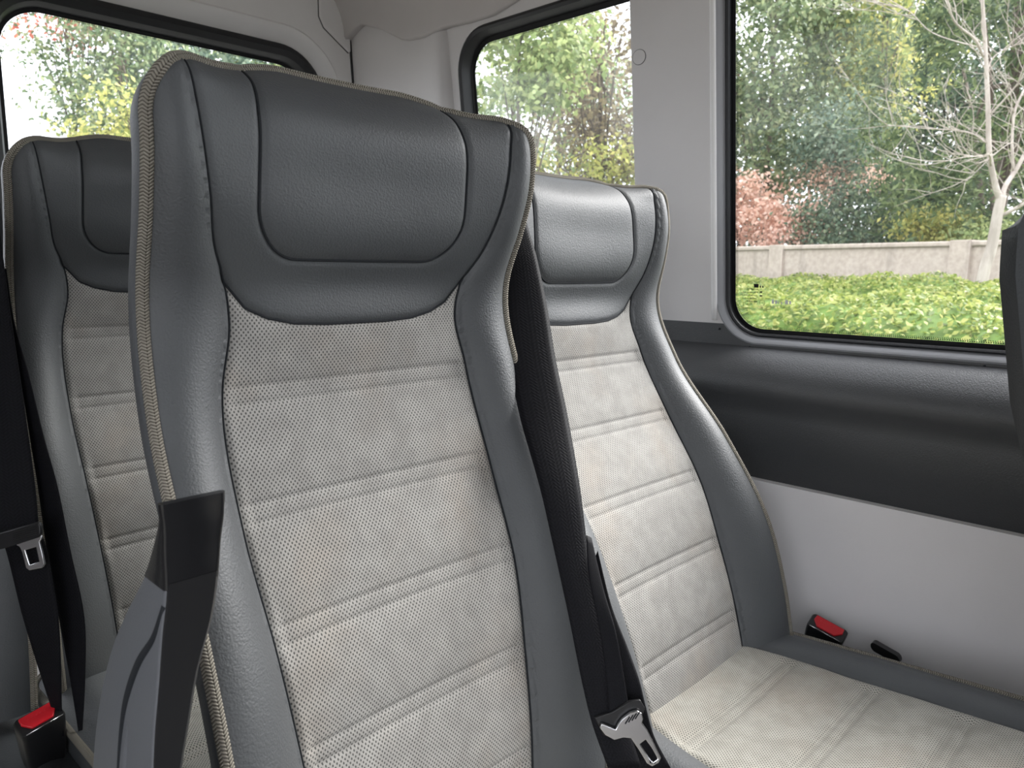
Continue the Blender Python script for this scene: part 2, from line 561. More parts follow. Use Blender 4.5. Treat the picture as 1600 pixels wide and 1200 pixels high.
def clip_panels(svals, tvals, fields, heightfn):
    S, T = np.meshgrid(svals, tvals, indexing='ij')
    FV = [f(S, T) for f in fields]
    mn = np.stack([np.minimum.reduce([g[:-1, :-1], g[1:, :-1], g[1:, 1:], g[:-1, 1:]]) for g in FV])
    mxx = np.stack([np.maximum.reduce([g[:-1, :-1], g[1:, :-1], g[1:, 1:], g[:-1, 1:]]) for g in FV])
    inside = (mn >= 0).all(0); outside = (mxx < 0).any(0)
    idx = {}; pts = []; faces = []
    def vid(s, t):
        k = (round(s*1e6), round(t*1e6))
        i = idx.get(k)
        if i is None:
            i = idx[k] = len(pts); pts.append((s, t))
        return i
    for i, j in zip(*np.nonzero(~outside)):
        c = ((i, j), (i+1, j), (i+1, j+1), (i, j+1))
        if inside[i, j]:
            faces.append([vid(S[a], T[a]) for a in c]); continue
        poly = [(S[a], T[a]) + tuple(g[a] for g in FV) for a in c]
        for k in range(len(FV)):
            out = []
            m = len(poly)
            for q in range(m):
                A, B = poly[q], poly[(q+1) % m]
                fa, fb = A[2+k], B[2+k]
                if fa >= 0: out.append(A)
                if (fa >= 0) != (fb >= 0):
                    h = fa/(fa-fb)
                    out.append(tuple(x+(y-x)*h for x, y in zip(A, B)))
            poly = out
            if len(poly) < 3: break
        if len(poly) >= 3:
            ids = []
            for p in poly:
                v = vid(p[0], p[1])
                if not ids or (ids[-1] != v and ids[0] != v): ids.append(v)
            if len(ids) >= 3: faces.append(ids)
    P = np.array(pts)
    return P, heightfn(P[:, 0], P[:, 1]), faces

GS = .0021
sv = np.arange(-.2268, .2269, GS)
tv = np.arange(-.05, .7801, GS)
neg = lambda f: (lambda s, t: -f(s, t))
PANELS = {
    'side_bolster': ([fld_out, neg(fld_mid), lambda s, t: s], M_LEATHER),
    'side_bolster_b': ([fld_out, neg(fld_mid), lambda s, t: -s], M_LEATHER),
    'backrest_panel': ([fld_mid, fld_fab], M_FABRIC),
    'headrest_collar': ([fld_out, fld_mid, neg(fld_fab), neg(fld_pil)], M_LEATHER),
    'headrest_pillow': ([fld_out, fld_pil, neg(fld_fab)], M_LEATHER),
}
def L3(s, t, n): return Vector((s, -n, t))

def outline_path(n_side=60, n_c=10, n_top=30):
    half = [(float(f_se(t)), float(t), (1, 0)) for t in np.linspace(-.05, C_T, n_side)]
    for i in range(1, n_c):
        a = .5*PI*i/n_c
        half.append((C_S+R_C*math.cos(a), C_T+R_C*math.sin(a), (math.cos(a), math.sin(a))))
    top = [(float(s), float(f_top(s)), (0, 1)) for s in np.linspace(-C_S, C_S, n_top)]
    return [(-a, b, (-c[0], c[1])) for a, b, c in half]+top+half[::-1]
OUT = outline_path()

def build_backrest(root, pivot, tilt):
    made = []
    for nm, (flds, mt) in PANELS.items():
        P, H, faces = clip_panels(sv, tv, flds, n_front)
        V = np.c_[P[:, 0], -H, P[:, 1]]
        faces = [f[::-1] if False else f for f in faces]
        made.append(mesh_obj(nm[:-2] if nm.endswith('_b') else nm, V, faces, mt, root, True, P))
    # stitched seams: dark thread along the joints
    V, Fc, UV = [], [], []
    def seam(pts):
        ss = np.array([p[0] for p in pts]); tt = np.array([p[1] for p in pts])
        nn = n_front(ss, tt)+.0009
        tube_data([L3(a, b, c) for a, b, c in zip(ss, tt, nn)], .0011, 6, V=V, Fc=Fc, UV=UV)
    for sg in (-1, 1):
        seam([(sg*float(f_s1(t)), float(t)) for t in np.linspace(-.05, .731, 120)])
    seam([(float(s), float(f_tf(s))) for s in np.linspace(-.1385, .1385, 70)])
    pl = [(-float(f_sp(t)), float(t)) for t in np.linspace(.747, P_TB+P_R, 40)]
    for i in range(1, 10):
        a = PI+.5*PI*i/10
        pl.append((-.1175+P_R+P_R*math.cos(a), P_TB+P_R+P_R*math.sin(a)))
    pl += [(float(s), P_TB) for s in np.linspace(-.1175+P_R, 0, 14)]
    pl += [(-s, t) for s, t in pl[::-1][1:]]
    seam(pl)
    made.append(mesh_obj('seam_stitching', V, Fc, M_SEAM, root, True, UV))
    # piping round the outline
    ss = np.array([p[0] for p in OUT]); tt = np.array([p[1] for p in OUT])
    ne = n_front(ss*.997, tt-.001)
    path = [L3(p[0]+p[2][0]*.0034, p[1]+p[2][1]*.0010, e-.0022) for p, e in zip(OUT, ne)]
    made.append(tube('piping', path, [.0052 if abs(p[2][0]) > .8 else .0038+.0014*abs(p[2][0]) for p in OUT], M_PIPING, root, 12))
    # gusset and back cover
    nb = np.interp(tt, [-.05, 0, .2, .4, .55, .65, .76], [-.055, -.06, -.078, -.108, -.120, -.115, -.095])
    def rg(inset, n):
        return [L3(p[0]-p[2][0]*inset, p[1]-p[2][1]*inset, q) for p, q in zip(OUT, n)]
    lp = [rg(.0005, ne-.004), rg(-.0060, ne-.013), rg(-.005, ne-.030), rg(.016, ne*.40+nb*.60), rg(.034, nb+.018)]
    def strip(name, loops, mt, close=False):
        n = len(OUT); V = [v for l in loops for v in l]; Fc = []
        for a in range(len(loops)-1):
            for i in range(n-1):
                Fc.append((a*n+i, (a+1)*n+i, (a+1)*n+i+1, a*n+i+1))
        if close:
            b = (len(loops)-1)*n
            for i in range(n//2-1):
                Fc.append((b+i, b+n-1-i, b+n-2-i, b+i+1))
        return mesh_obj(name, V, Fc, mt, root, True)
    made.append(strip('side_gusset', lp, M_LEATHER))
    made.append(strip('back_cover', [lp[-1], rg(.05, nb+.004), rg(.075, nb)], M_SHELL, True))
    return made

def pose_back(children, tilt):
    for o in children:
        o.location = (0, 0, .480)
        o.rotation_euler = (-math.radians(tilt), 0, 0)

# cushion in seat coordinates: s across, y forward (toward -Y), z up
C_W, C_F = .236, .47
f_cf = spl([-.03, .0, .06, .15, .25, .50], [.122, .125, .143, .160, .166, .168])
def c_out(s, y):
    a = np.abs(s); r = .07
    o = np.minimum(np.minimum(C_W-a, C_F-y), y+.03)
    q = r-np.hypot(np.maximum(a-(C_W-r), 0), np.maximum(y-(C_F-r), 0))
    o = np.where((a > C_W-r) & (y > C_F-r), q, o)
    r2 = .05
    q2 = r2-np.hypot(np.maximum(a-(C_W-r2), 0), np.maximum(-.03+r2-y, 0))
    return np.where((a > C_W-r2) & (y < -.03+r2), np.minimum(q2, o), o)
def c_fab(s, y): return np.minimum(f_cf(y)-np.abs(s), .43-y)
def c_z(s, y):
    a = np.abs(s)
    z0 = np.interp(y, [-.03, .0, .08, .18, .30, .40, .47], [.474, .478, .477, .474, .480, .486, .482])
    sf = f_cf(y)
    w = np.clip((a-sf)/(C_W-sf), 0, 1)
    z = z0-.006*(1-np.clip(a/sf, 0, 1)**2)+.013*np.sin(np.clip(w*1.3, 0, 1)*PI*.75)-.006*w**3
    z = z-.05*np.clip((y-.41)/.06, 0, 1)**2-.020*w*np.clip(1-y/.20, 0, 1)
    d = np.abs(c_fab(s, y))
    z = z-.003*np.exp(-(d/.0035)**2)+.003*(1-np.exp(-d/.02))
    msk = np.clip(c_fab(s, y)/.016, 0, 1)
    for q in (.105, .22, .335):
        for dq in (-.008, .008):
            z = z-msk*.0036*np.exp(-((y-q-dq)/.0034)**2)
        z = z-msk*.0062*np.exp(-((y-q)/.026)**2)
    return z
def build_cushion(root):
    made = []
    gs = .003
    for nm, fl, mt in (('seat_cushion', [c_out, c_fab], M_FABRIC2), ('cushion_bolster', [c_out, neg(c_fab)], M_LEATHER)):
        P, H, faces = clip_panels(np.arange(-.24, .2401, gs), np.arange(-.032, .4721, gs), fl, c_z)
        made.append(mesh_obj(nm, np.c_[P[:, 0], -P[:, 1], H], [f[::-1] for f in faces], mt, root, True, P))
    base = rrect(-C_W, -.03, C_W, C_F, (.05, .05, .07, .07), 8)
    b = np.array(base)
    zz = c_z(b[:, 0]*.995, np.clip(b[:, 1], -.029, .468))
    pa = [Vector((x, -y, z-.0005)) for (x, y), z in zip(base, zz)]
    made.append(tube('cushion_piping', pa, .005, M_PIPING, root, 10, closed=True))
    lo = [pa, [Vector((x*.995, -y, .44)) for x, y in base], [Vector((x*.96, -y*.98, .40)) for x, y in base], [Vector((x*.80, -.04-y*.8, .385)) for x, y in base], [Vector((x*.02, -.2-y*.02, .383)) for x, y in base]]
    made.append(ring('cushion_base', lo, M_LEATHER, root))
    return made

M_FABRIC2 = mat_fabric('pale_cushion_fabric', ((.38, .365, .315), (.46, .445, .39)))  # lighter and yellower than the backrest fabric

def build_seat(name, loc, tilt, label):
    root = empty(name, loc)
    tag(root, label, 'seat', 'passenger seats of the van')
    back = build_backrest(root, None, tilt)
    pose_back(back, tilt)
    build_cushion(root)
    box('seat_frame', (-.19, -.40, .30), (.19, .04, .382), M_FRAME, root, .01)
    for sx in (-.15, .15):
        box('leg', (sx-.02, -.36, 0), (sx+.02, -.30, .30), M_FRAME, root, .004)
        box('leg', (sx-.02, -.04, 0), (sx+.02, .02, .30), M_FRAME, root, .004)
    return root

BACKNAMES = ('side_bolster', 'backrest_panel', 'headrest_collar', 'headrest_pillow', 'seam_stitching', 'piping', 'side_gusset', 'back_cover')
def copy_seat(src, loc, tilt, label):
    r = src.copy(); COL.objects.link(r)
    r.location = loc
    r['label'] = label
    for ch in list(src.children):
        c = ch.copy(); COL.objects.link(c); c.parent = r
        if ch.name.split('.')[0] in BACKNAMES:
            c.rotation_euler = (-math.radians(tilt), 0, 0)
    return r

aisle = build_seat('passenger_seat', (.435, .547, 0), 6.9, 'nearest grey leather and dotted fabric seat, upright, with a raised plastic armrest at its side')
window_seat = copy_seat(aisle, (.899, .538, 0), 17.8, 'reclined grey leather seat beside the side window, brightly lit, its pale cushion showing')
rear_seat = copy_seat(aisle, (.478, 1.212, .006), 2.1, 'shaded grey leather seat in the back row, behind the seat with the armrest')
rear_seat2 = copy_seat(aisle, (.014, 1.212, .006), 2.1, 'seat cut off by the picture edge, its leather bolster showing below the chrome belt tongue')
row1 = copy_seat(aisle, (.860, -.098, -.045), 12.0, 'dark seat back cut off by the picture edge, in front of the big side window')

def smoothpath_np(P, n=6):
    P = [np.array(p, float) for p in P]; Q = [2*P[0]-P[1]]+P+[2*P[-1]-P[-2]]; out = []
    for i in range(1, len(Q)-2):
        for k in range(n):
            t = k/n; a, b, c, d = Q[i-1], Q[i], Q[i+1], Q[i+2]
            out.append(.5*((2*b)+(-a+c)*t+(2*a-5*b+4*c-d)*t*t+(-a+3*b-3*c+d)*t**3))
    out.append(P[-1]); return out

for st in (rear_seat, rear_seat2):        # the back bench sits a little lower
    for ch in st.children:
        if ch.name.split('.')[0] in ('seat_cushion', 'cushion_bolster', 'cushion_piping', 'cushion_base'):
            ch.location.z -= .032 if st is rear_seat else .075
# armrest of the aisle seat (raised): body with a black cap
def armrest(root):
    zs = [.46, .52, .60, .693, .737, .77, .805, .835, .862, .885, .903, .914]
    yb = [.520, .545, .556, .549, .540, .529, .512, .489, .466, .448, .437, .431]
    xl = [.141, .141, .140, .140, .143, .146, .150, .153, .156, .156, .156, .155]
    xr = [.158, .158, .157, .157, .161, .168, .175, .184, .188, .190, .192, .192]
    yf = [.44]*6+[.438, .436, .433, .431, .429, .428]
    f = lambda a: spl(zs, a)
    YB, XL, XR, YF = f(yb), f(xl), f(xr), f(yf)
    def section(z):
        x0, x1, y0, y1 = float(XL(z)), float(XR(z)), float(YF(z)), float(YB(z))
        y1 = max(y1, y0+.006)
        xw = x0+.042 if z < .80 else x0+.042+(x1+.001-x0-.042)*min(1, (z-.80)/.05)
        r = min(.0028, (y1-y0)*.45, (x1-x0)*.3)
        pts = []
        for cx, cy, a0 in ((x0+r, y0+r, PI), (x1-r, y0+r, 1.5*PI), (xw-r, y1-r, 0), (x0+r, y1-r, .5*PI)):
            for i in range(5):
                a = a0+.5*PI*i/4
                pts.append(Vector((cx+r*math.cos(a), cy+r*math.sin(a), z)))
        return pts
    def loft(name, z0, z1, n, mt, par, capz=None, grow=0.0, groove=False):
        Z = np.linspace(z0, z1, n)
        loops = []
        for z in Z:
            s = section(z)
            c = sum(s, Vector())/len(s)
            if grow: s = [p+(p-c).normalized()*grow for p in s]
            loops.append(s)
        m = len(loops[0]); V = [v for l in loops for v in l]; Fc = []
        for a in range(n-1):
            for i in range(m):
                j = (i+1) % m
                Fc.append((a*m+i, a*m+j, (a+1)*m+j, (a+1)*m+i))
        Fc.append(tuple(range(m))[::-1]); Fc.append(tuple((n-1)*m+i for i in range(m)))
        o = mesh_obj(name, V, Fc, mt, par)
        shade_auto(o, 50)
        return o
    body = loft('armrest', .46, .868, 40, M_ARMGREY, root)
    # dark sheet over the grey body's forward face
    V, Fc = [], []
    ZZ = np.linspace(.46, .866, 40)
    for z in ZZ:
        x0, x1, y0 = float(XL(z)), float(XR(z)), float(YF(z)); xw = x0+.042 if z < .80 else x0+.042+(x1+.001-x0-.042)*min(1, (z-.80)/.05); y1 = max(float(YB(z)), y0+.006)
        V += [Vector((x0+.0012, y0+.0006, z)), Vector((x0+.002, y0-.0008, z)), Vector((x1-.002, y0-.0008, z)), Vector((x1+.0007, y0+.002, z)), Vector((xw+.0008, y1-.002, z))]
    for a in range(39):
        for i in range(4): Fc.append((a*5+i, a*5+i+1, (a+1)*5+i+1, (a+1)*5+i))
    shade_auto(mesh_obj('armrest_front_sheet', V, Fc, M_BUCKLE, body), 40)
    cap = loft('armrest_cap', .862, .9155, 16, M_GLOSS, body, grow=.0006)
    # dark strip painted in as a groove's shade, beside a raised crescent rib
    rib = smoothpath_np([(.436, .852), (.446, .830), (.466, .808), (.480, .785), (.489, .761), (.496, .72), (.499, .66), (.497, .58), (.49, .50)])
    pts = [Vector((float(XL(z))+.0008, y, z)) for y, z in rib]
    m = len(pts)
    tube('armrest_groove_shade', pts, [.0016+.0016*math.sin(PI*min(1, i/m*1.6)) for i in range(m)], M_SEAM, body, 8)
    pts = [Vector((float(XL(z))+.0044, y-.0085, z)) for y, z in rib[12:]]
    m = len(pts)
    tube('armrest_rib', pts, [.0003+.0058*min(1, i/m*2.2) for i in range(m)], M_ARMGREY, body, 12)
    base = box('armrest_hinge', (.150, .50, .42), (.222, .56, .49), M_FRAME, body, .012)
    for o in (body,):
        o.matrix_parent_inverse = Matrix.Translation((-.435, -.547, 0))
armrest(aisle)

# ------------------------------------------------------------------ van shell
def Xp(z): return 1.312-.11*(z-1.0)      # right wall above the belt line leans inward going up
def wall_fn(u, v, w): return Vector((Xp(v)-w, u, v))      # w>0 = toward the cabin

BW = dict(y0=-.85, y1=.735, z0=.913, z1=1.63, r=.085)     # big side window opening (lip loop)
QW = dict(y0=.915, y1=1.412, z0=.985, z1=1.597)           # rear quarter window opening
def lip(d=0.0):
    return rrect(BW['y0']+d, BW['z0']+d, BW['y1']-d, BW['z1']-d, max(BW['r']-d, .01), 12)
def qlip(d=0.0, dr=None):
    dr = d if dr is None else dr
    return rrect(QW['y0']+dr, QW['z0']+d, QW['y1']-d, QW['z1']-d, (.02, .06, max(.095-d, .01), .03), 10)
Z_SPLIT = .949
def split_lip():
    """points of the lip loop below / above the split height on the rear (y1) side"""
    L = lip()
    # order: starts at (y0, z0 corner) ... -> (y1,z0) corner -> (y1,z1) -> (y0,z1)
    return L
# grey upper trim (pillars), with the quarter window as a hole and the big window as a notch
L = lip()
up_pts = [(1.47, Z_SPLIT), (BW['y1'], Z_SPLIT)] if False else None
rear_low = [p for p in L if p[0] > 0 and p[1] < Z_SPLIT]          # lower rear corner points, below the split
k0 = [i for i, p in enumerate(L) if p[0] > 0 and p[1] >= Z_SPLIT][0]
above = L[k0:]                                                      # going up the rear side, along the top to the front
above = [p for p in above if p[1] >= Z_SPLIT]
yz = np.interp(Z_SPLIT, [L[k0-1][1], L[k0][1]], [L[k0-1][0], L[k0][0]])
outer = [(-2.6, 1.70), (-2.6, Z_SPLIT), (BW['y0'], Z_SPLIT)] + [p for p in above if p[0] < 0][::-1] + [p for p in above if p[0] > 0][::-1] + [(float(yz), Z_SPLIT), (1.445, Z_SPLIT), (1.445, 1.70)]
trim_up = plate('trim_1', outer, [qlip(), rrect(-2.4, .98, -1.15, 1.6, .06)], -.012, M_PILLAR, None, fn=lambda u, v, w: Vector((Xp(v)+w, u, v)))
struct(trim_up)
# rounded pillar lip toward the big window, given a paler colour as its highlight
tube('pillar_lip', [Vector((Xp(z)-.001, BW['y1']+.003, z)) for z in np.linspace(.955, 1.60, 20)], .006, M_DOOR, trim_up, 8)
cap = []
for i in range(24):
    a = 2*PI*i/24
    cap.append((.8965+.0150*math.cos(a)*1.0, 1.455+.0135*math.sin(a)))
plate('screw_cap', cap, [], .001, M_PILLAR, trim_up, fn=lambda u, v, w: Vector((Xp(v)-.0012+w*-1, u, v)))
cr = [Vector((Xp(z)-.0006, y, z)) for y, z in cap]
tube('screw_cap_gap', cr, .0007, M_SEAM, trim_up, 6, closed=True)

# charcoal mid panel with the window sill
def blk(u, v, w): return Vector((Xp(v)+w, u, v))
zb = .909
low = [p for p in L if p[1] < Z_SPLIT]
lowr = [p for p in low if p[0] > 0]; lowl = [p for p in low if p[0] < 0]
outer = [(1.445, zb), (1.445, Z_SPLIT), (float(yz), Z_SPLIT)] + lowr[::-1] + lowl[::-1] + [(BW['y0'], Z_SPLIT), (-2.6, Z_SPLIT), (-2.6, zb)]
mid = plate('trim_2', outer, [], -.012, M_BLACKP, None, fn=blk)
struct(mid)
prof = [(Xp(zb), zb), (1.314, .9045), (1.301, .8975), (1.287, .887), (1.272, .873), (1.261, .859), (1.256, .847), (1.256, .836), (1.263, .822), (1.274, .806), (1.281, .785), (1.2805, .664), (1.300, .662)]
ys = np.linspace(-2.6, 1.445, 60)
V = [Vector((x, y, z)) for y in ys for x, z in prof]; n = len(prof)
Fc = [(i*n+k, (i+1)*n+k, (i+1)*n+k+1, i*n+k+1) for i in range(len(ys)-1) for k in range(n-1)]
o = mesh_obj('sill_panel', V, Fc, M_BLACKP, mid, True)
for yy, zz in ((.728, .938), (.665, .9075), (.28, .9085)):
    tube('trim_clip', [Vector((Xp(zz)-.0015, yy, zz)), Vector((Xp(zz)+.003, yy, zz))], .0022, M_SEAM, mid, 8)

wall_r = plate('wall_right', [(-2.6, 0), (1.8, 0), (1.8, .672), (-2.6, .672)], [], .02, M_GREY, None, o=(1.284, 0, 0), ux=(0, 1, 0), uy=(0, 0, 1))
struct(wall_r)
# scuffs on the grey panel
for (y0, z0, dy, dz) in ((.455, .575, -.035, -.003), (.20, .645, -.03, -.004), (.33, .60, -.02, .004)):
    tube('scuff_mark', [Vector((1.2835, y0+dy*f, z0+dz*f+.002*math.sin(3*f))) for f in np.linspace(0, 1, 6)], .0006, M_DOOR, wall_r, 5)

# big side window
def loop3(pts, dx): return [Vector((Xp(z)+dx, y, z)) for y, z in pts]
win1 = empty('window_1', (1.33, 0, .9)); struct(win1)
def setp(o, p):
    o.parent = p
    o.matrix_parent_inverse = Matrix.Translation(p.location).inverted()
    return o
setp(ring('window_trim', [loop3(lip(0), .0005), loop3(lip(.003), -.001), loop3(lip(.008), .003), loop3(lip(.014), .014)], M_TRIM), win1)
setp(ring('rubber_seal', [loop3(lip(.014), .012), loop3(lip(.017), .010), loop3(lip(.020), .013), loop3(lip(.021), .026)], M_RUBBER), win1)
setp(ring('ceramic_border', [loop3(lip(.010), .0238), loop3(lip(.0285), .0238), loop3(lip(.0285), .0242)], M_CERAMIC), win1)
# dotted edge of the ceramic print
V, Fc = [], []
def dots(pts, dx, step=.0030, r=.0010, inset=(0,)):
    P = [Vector((Xp(z)+dx, y, z)) for y, z in pts]; P.append(P[0])
    acc = 0.0
    for a, b in zip(P[:-1], P[1:]):
        d = (b-a).length
        if d < 1e-9: continue
        while acc <= d:
            c = a+(b-a)*(acc/d)
            if c.y > -.1 and not (c.z > 1.6):
                k = len(V)
                for q in range(6):
                    g = 2*PI*q/6
                    V.append(c+Vector((0, r*math.cos(g), r*math.sin(g))))
                Fc.append(tuple(range(k, k+6)))
            acc += step
        acc -= d
dots(lip(.0305), .0239, .0032, .00115); dots(lip(.0330), .0239, .0032, .0008)
setp(mesh_obj('ceramic_dots', V, Fc, M_CERAMIC), win1)
setp(plate('glass_pane', lip(.012), [], .004, M_GLASS, None, fn=lambda u, v, w: Vector((Xp(v)+.025-w, u, v))), win1)
# printed stamp in the glass corner
V, Fc = [], []
def mark(y, z, w, h):
    y = .6885+(y-.6885)*1.25-.019; z = .9945+(z-.9945)*1.25+.024; w *= 1.25; h *= 1.25
    k = len(V)
    for a, b in ((0, 0), (w, 0), (w, h), (0, h)):
        V.append(Vector((Xp(z+b)+.0236, y-a, z+b)))
    Fc.append((k, k+1, k+2, k+3))
mark(.6885, .9945, .0075, .0055)
for (z, y0, y1) in ((.9915, .699, .682), (.9865, .708, .6835), (.982, .7035, .6835), (.9775, .707, .6835), (.973, .700, .6835)):
    y = y0
    while y > y1:
        w = .0006+.0010*rnd.random(); h = .0010+.0010*rnd.random()
        mark(y, z, w, h); y -= w+.0005+.0004*rnd.random()
for y in (.679, .6755): mark(y, .9945, .0022, .0030)
for z in (.9870, .9815): mark(.679, z, .004, .0022)
for i in range(14):
    a = 2*PI*i/14
    mark(.6755+.0042*math.cos(a), .9715+.0042*math.sin(a), .0009, .0009)
setp(mesh_obj('glass_stamp', V, Fc, M_CERAMIC), win1)
V, Fc = [], []
M_PALEPRINT = mat_plain('pale_etched_print', (.62, .64, .64), .7, .2)
for (y, w, h) in ((.660, .0035, .006), (.655, .003, .005), (.6505, .0012, .004), (.646, .002, .003), (.6395, .0045, .006), (.6335, .003, .005)):
    mark(y, .9715, w, h)
setp(mesh_obj('glass_lettering', V, Fc, M_PALEPRINT), win1)

# rear quarter window
win2 = empty('window_2', (1.31, 1.1, 1.0)); struct(win2)
def qopen(d, dx):
    P = qlip(d, 0)[11:33]
    P = [(QW['y0']-.004, P[0][1])]+P+[(QW['y0']-.004, P[-1][1])]
    return [Vector((Xp(z)+dx, y, z)) for y, z in P]
def open_strip(name, loops, mat):
    n = len(loops[0]); V = [p for l in loops for p in l]
    Fc = [(a*n+i, a*n+i+1, (a+1)*n+i+1, (a+1)*n+i) for a in range(len(loops)-1) for i in range(n-1)]
    return shade_auto(mesh_obj(name, V, Fc, mat), 40)
setp(open_strip('rubber_seal', [qopen(-.002, .002), qopen(.002, -.005), qopen(.008, -.008), qopen(.014, -.005), qopen(.017, .006), qopen(.019, .024)], M_RUBBER), win2)
setp(open_strip('ceramic_border', [qopen(.014, .0250), qopen(.030, .0250), qopen(.030, .0255)], M_CERAMIC), win2)
V, Fc = [], []
dots(qlip(.0320, .012), .0251, .0034, .0012)
setp(mesh_obj('ceramic_dots', V, Fc, M_CERAMIC), win2)
setp(plate('glass_pane', qlip(.010, -.004), [], .004, M_GLASSD, None, fn=lambda u, v, w: Vector((Xp(v)+.026-w, u, v))), win2)

# corner trim between quarter window and rear door: swept plan profile
plan = [(1.234, 1.800), (1.2325, 1.775), (1.231, 1.735), (1.2325, 1.728), (1.238, 1.700), (1.244, 1.660), (1.252, 1.610), (1.254, 1.560), (1.252, 1.520), (1.247, 1.490), (1.245, 1.470), (1.249, 1.455), (1.262, 1.443), (1.290, 1.432)]
zs = np.linspace(.67, 1.74, 24)
V = []; n = len(plan)
for z in zs:
    dx = -.11*(z-1.30)*.6
    for x, y in plan: V.append(Vector((x+dx, y, z)))
Fc = [(i*n+k, i*n+k+1, (i+1)*n+k+1, (i+1)*n+k) for i in range(len(zs)-1) for k in range(n-1)]
tr3 = struct(mesh_obj('trim_3', V, Fc, M_PILLAR, None, True)); shade_auto(tr3, 50)

# headliner: cove to roof, lower edge waved over the corner trim
def z_edge(y): return float(np.interp(y, [-1.0, .9, 1.15, 1.28, 1.36, 1.42, 1.50, 1.58, 1.66, 1.72, 1.80], [1.665, 1.655, 1.63, 1.605, 1.606, 1.608, 1.600, 1.607, 1.648, 1.667, 1.640]))
def x_edge(y): return float(np.interp(y, [-1, 1.35, 1.45, 1.55, 1.66, 1.72, 1.8], [1.238, 1.238, 1.222, 1.226, 1.214, 1.192, 1.190]))
ys = np.r_[np.linspace(-2.6, .8, 12), np.linspace(.83, 1.80, 60)]
secs = []
for y in ys:
    z0, x0 = z_edge(y), x_edge(y)
    s = [(x0+.02, z0+.004), (x0, z0), (x0-.004, z0+.006)]
    for f in np.linspace(0.08, 1, 12):
        a = f*PI*.5
        s.append((x0-.004-.34*(1-math.cos(a)), z0+.006+(1.86-z0-.006)*math.sin(a)))
    s += [(.55, 1.875), (.3, 1.88), (0, 1.875), (-.4, 1.85), (-.58, 1.70), (-.62, 1.60)]
    secs.append(s)
n = len(secs[0])
V = [Vector((x, y, z)) for y, s in zip(ys, secs) for x, z in s]
Fc = [(i*n+k, i*n+k+1, (i+1)*n+k+1, (i+1)*n+k) for i in range(len(ys)-1) for k in range(n-1)]
ceil = struct(mesh_obj('ceiling', V, Fc, M_LINER, None, True))
floor = struct(box('floor', (-.66, -2.62, -.04), (1.30, 1.85, 0), M_FLOOR))
wl = plate('wall_left', [(-2.6, 0), (1.8, 0), (1.8, 1.62), (-2.6, 1.62)], [rrect(-.95, .12, .22, 1.56, .06), rrect(1.0, 1.18, 1.70, 1.58, .06), rrect(-2.4, .95, -1.2, 1.5, .06)], .03, M_WALLOUT, None, o=(-.62, 0, 0), ux=(0, 1, 0), uy=(0, 0, 1))
struct(wl)
struct(plate('wall_front', [(-.64, 0), (1.29, 0), (1.25, 1.86), (-.62, 1.86)], [rrect(-.40, 1.05, 1.05, 1.42, .08)], .03, M_WALLOUT, None, o=(0, -2.6, 0), ux=(1, 0, 0), uy=(0, 0, 1)))
skin = plate('wall_outer', [(-2.6, .30), (1.86, .30), (1.86, 1.78), (-2.6, 1.78)], [lip(-.002), qlip(-.004), rrect(-2.4, .98, -1.15, 1.6, .06)], .004, M_FRAME, None, fn=lambda u, v, w: Vector((Xp(v)+.042+w, u, v)))  # outer body sheet, put in to stop light leaks between panels
struct(skin)

# rear doors
def rear(u, v, w): return Vector((u, 1.795+w, v))
DW = (.380, .93, 1.128, 1.592)
dr = .115
def dloop(d, y): return [Vector((x, y, z)) for x, z in rrect(DW[0]+d, DW[1]+d, DW[2]-d, DW[3]-d, max(dr-d, .012), 12)]
door = empty('door_1', (.8, 1.80, 0)); struct(door)
lipo = rrect(DW[0]-.055, DW[1]-.055, DW[2]+.055, DW[3]+.055, dr+.055, 12)
setp(plate('door_panel', [(.30, .05), (1.224, .05), (1.229, 1.9), (.30, 1.9)], [lipo], -.03, M_DOOR, None, fn=rear), door)
setp(ring('door_lip', [dloop(-.056, 1.796), dloop(-.050, 1.792), dloop(-.040, 1.795), dloop(-.02, 1.815), dloop(-.012, 1.820)], M_DOOR), door)
pk = [(1.115, 1.76), (1.115, 1.685), (1.128, 1.661), (1.202, 1.613), (1.206, 1.617), (1.204, 1.715), (1.202, 1.76)]
setp(plate('door_pad', pk, [], .010, M_DOOR, None, fn=lambda u, v, w: Vector((u, 1.7965-.009-w, v)), bev=.004), door)
setp(tube('pad_gap', [Vector((x, 1.7945, z)) for x, z in pk], .0016, M_SEAM), door)
win3 = empty('window_3', (.75, 1.82, 1.2)); struct(win3)
setp(ring('rubber_seal', [dloop(-.014, 1.822), dloop(-.010, 1.812), dloop(.004, 1.806), dloop(.018, 1.812), dloop(.024, 1.825), dloop(.026, 1.838)], M_RUBBER), win3)
setp(ring('ceramic_border', [dloop(.022, 1.8385), dloop(.034, 1.8385), dloop(.034, 1.8390)], M_CERAMIC), win3)
V, Fc = [], []
def dots_rear(pts, y, step=.0036, r=.0012):
    P = [Vector((x, y, z)) for x, z in pts]; P.append(P[0]); acc = 0.0
    for a, b in zip(P[:-1], P[1:]):
        d = (b-a).length
        if d < 1e-9: continue
        while acc <= d:
            c = a+(b-a)*(acc/d)
            if c.z > 1.2:
                k = len(V)
                for q in range(6):
                    g = 2*PI*q/6
                    V.append(c+Vector((r*math.cos(g), 0, r*math.sin(g))))
                Fc.append(tuple(range(k, k+6)))
            acc += step
        acc -= d
dots_rear(rrect(DW[0]+.036, DW[1]+.036, DW[2]-.036, DW[3]-.036, dr-.036, 12), 1.8385)
setp(mesh_obj('ceramic_dots', V, Fc, M_CERAMIC), win3)
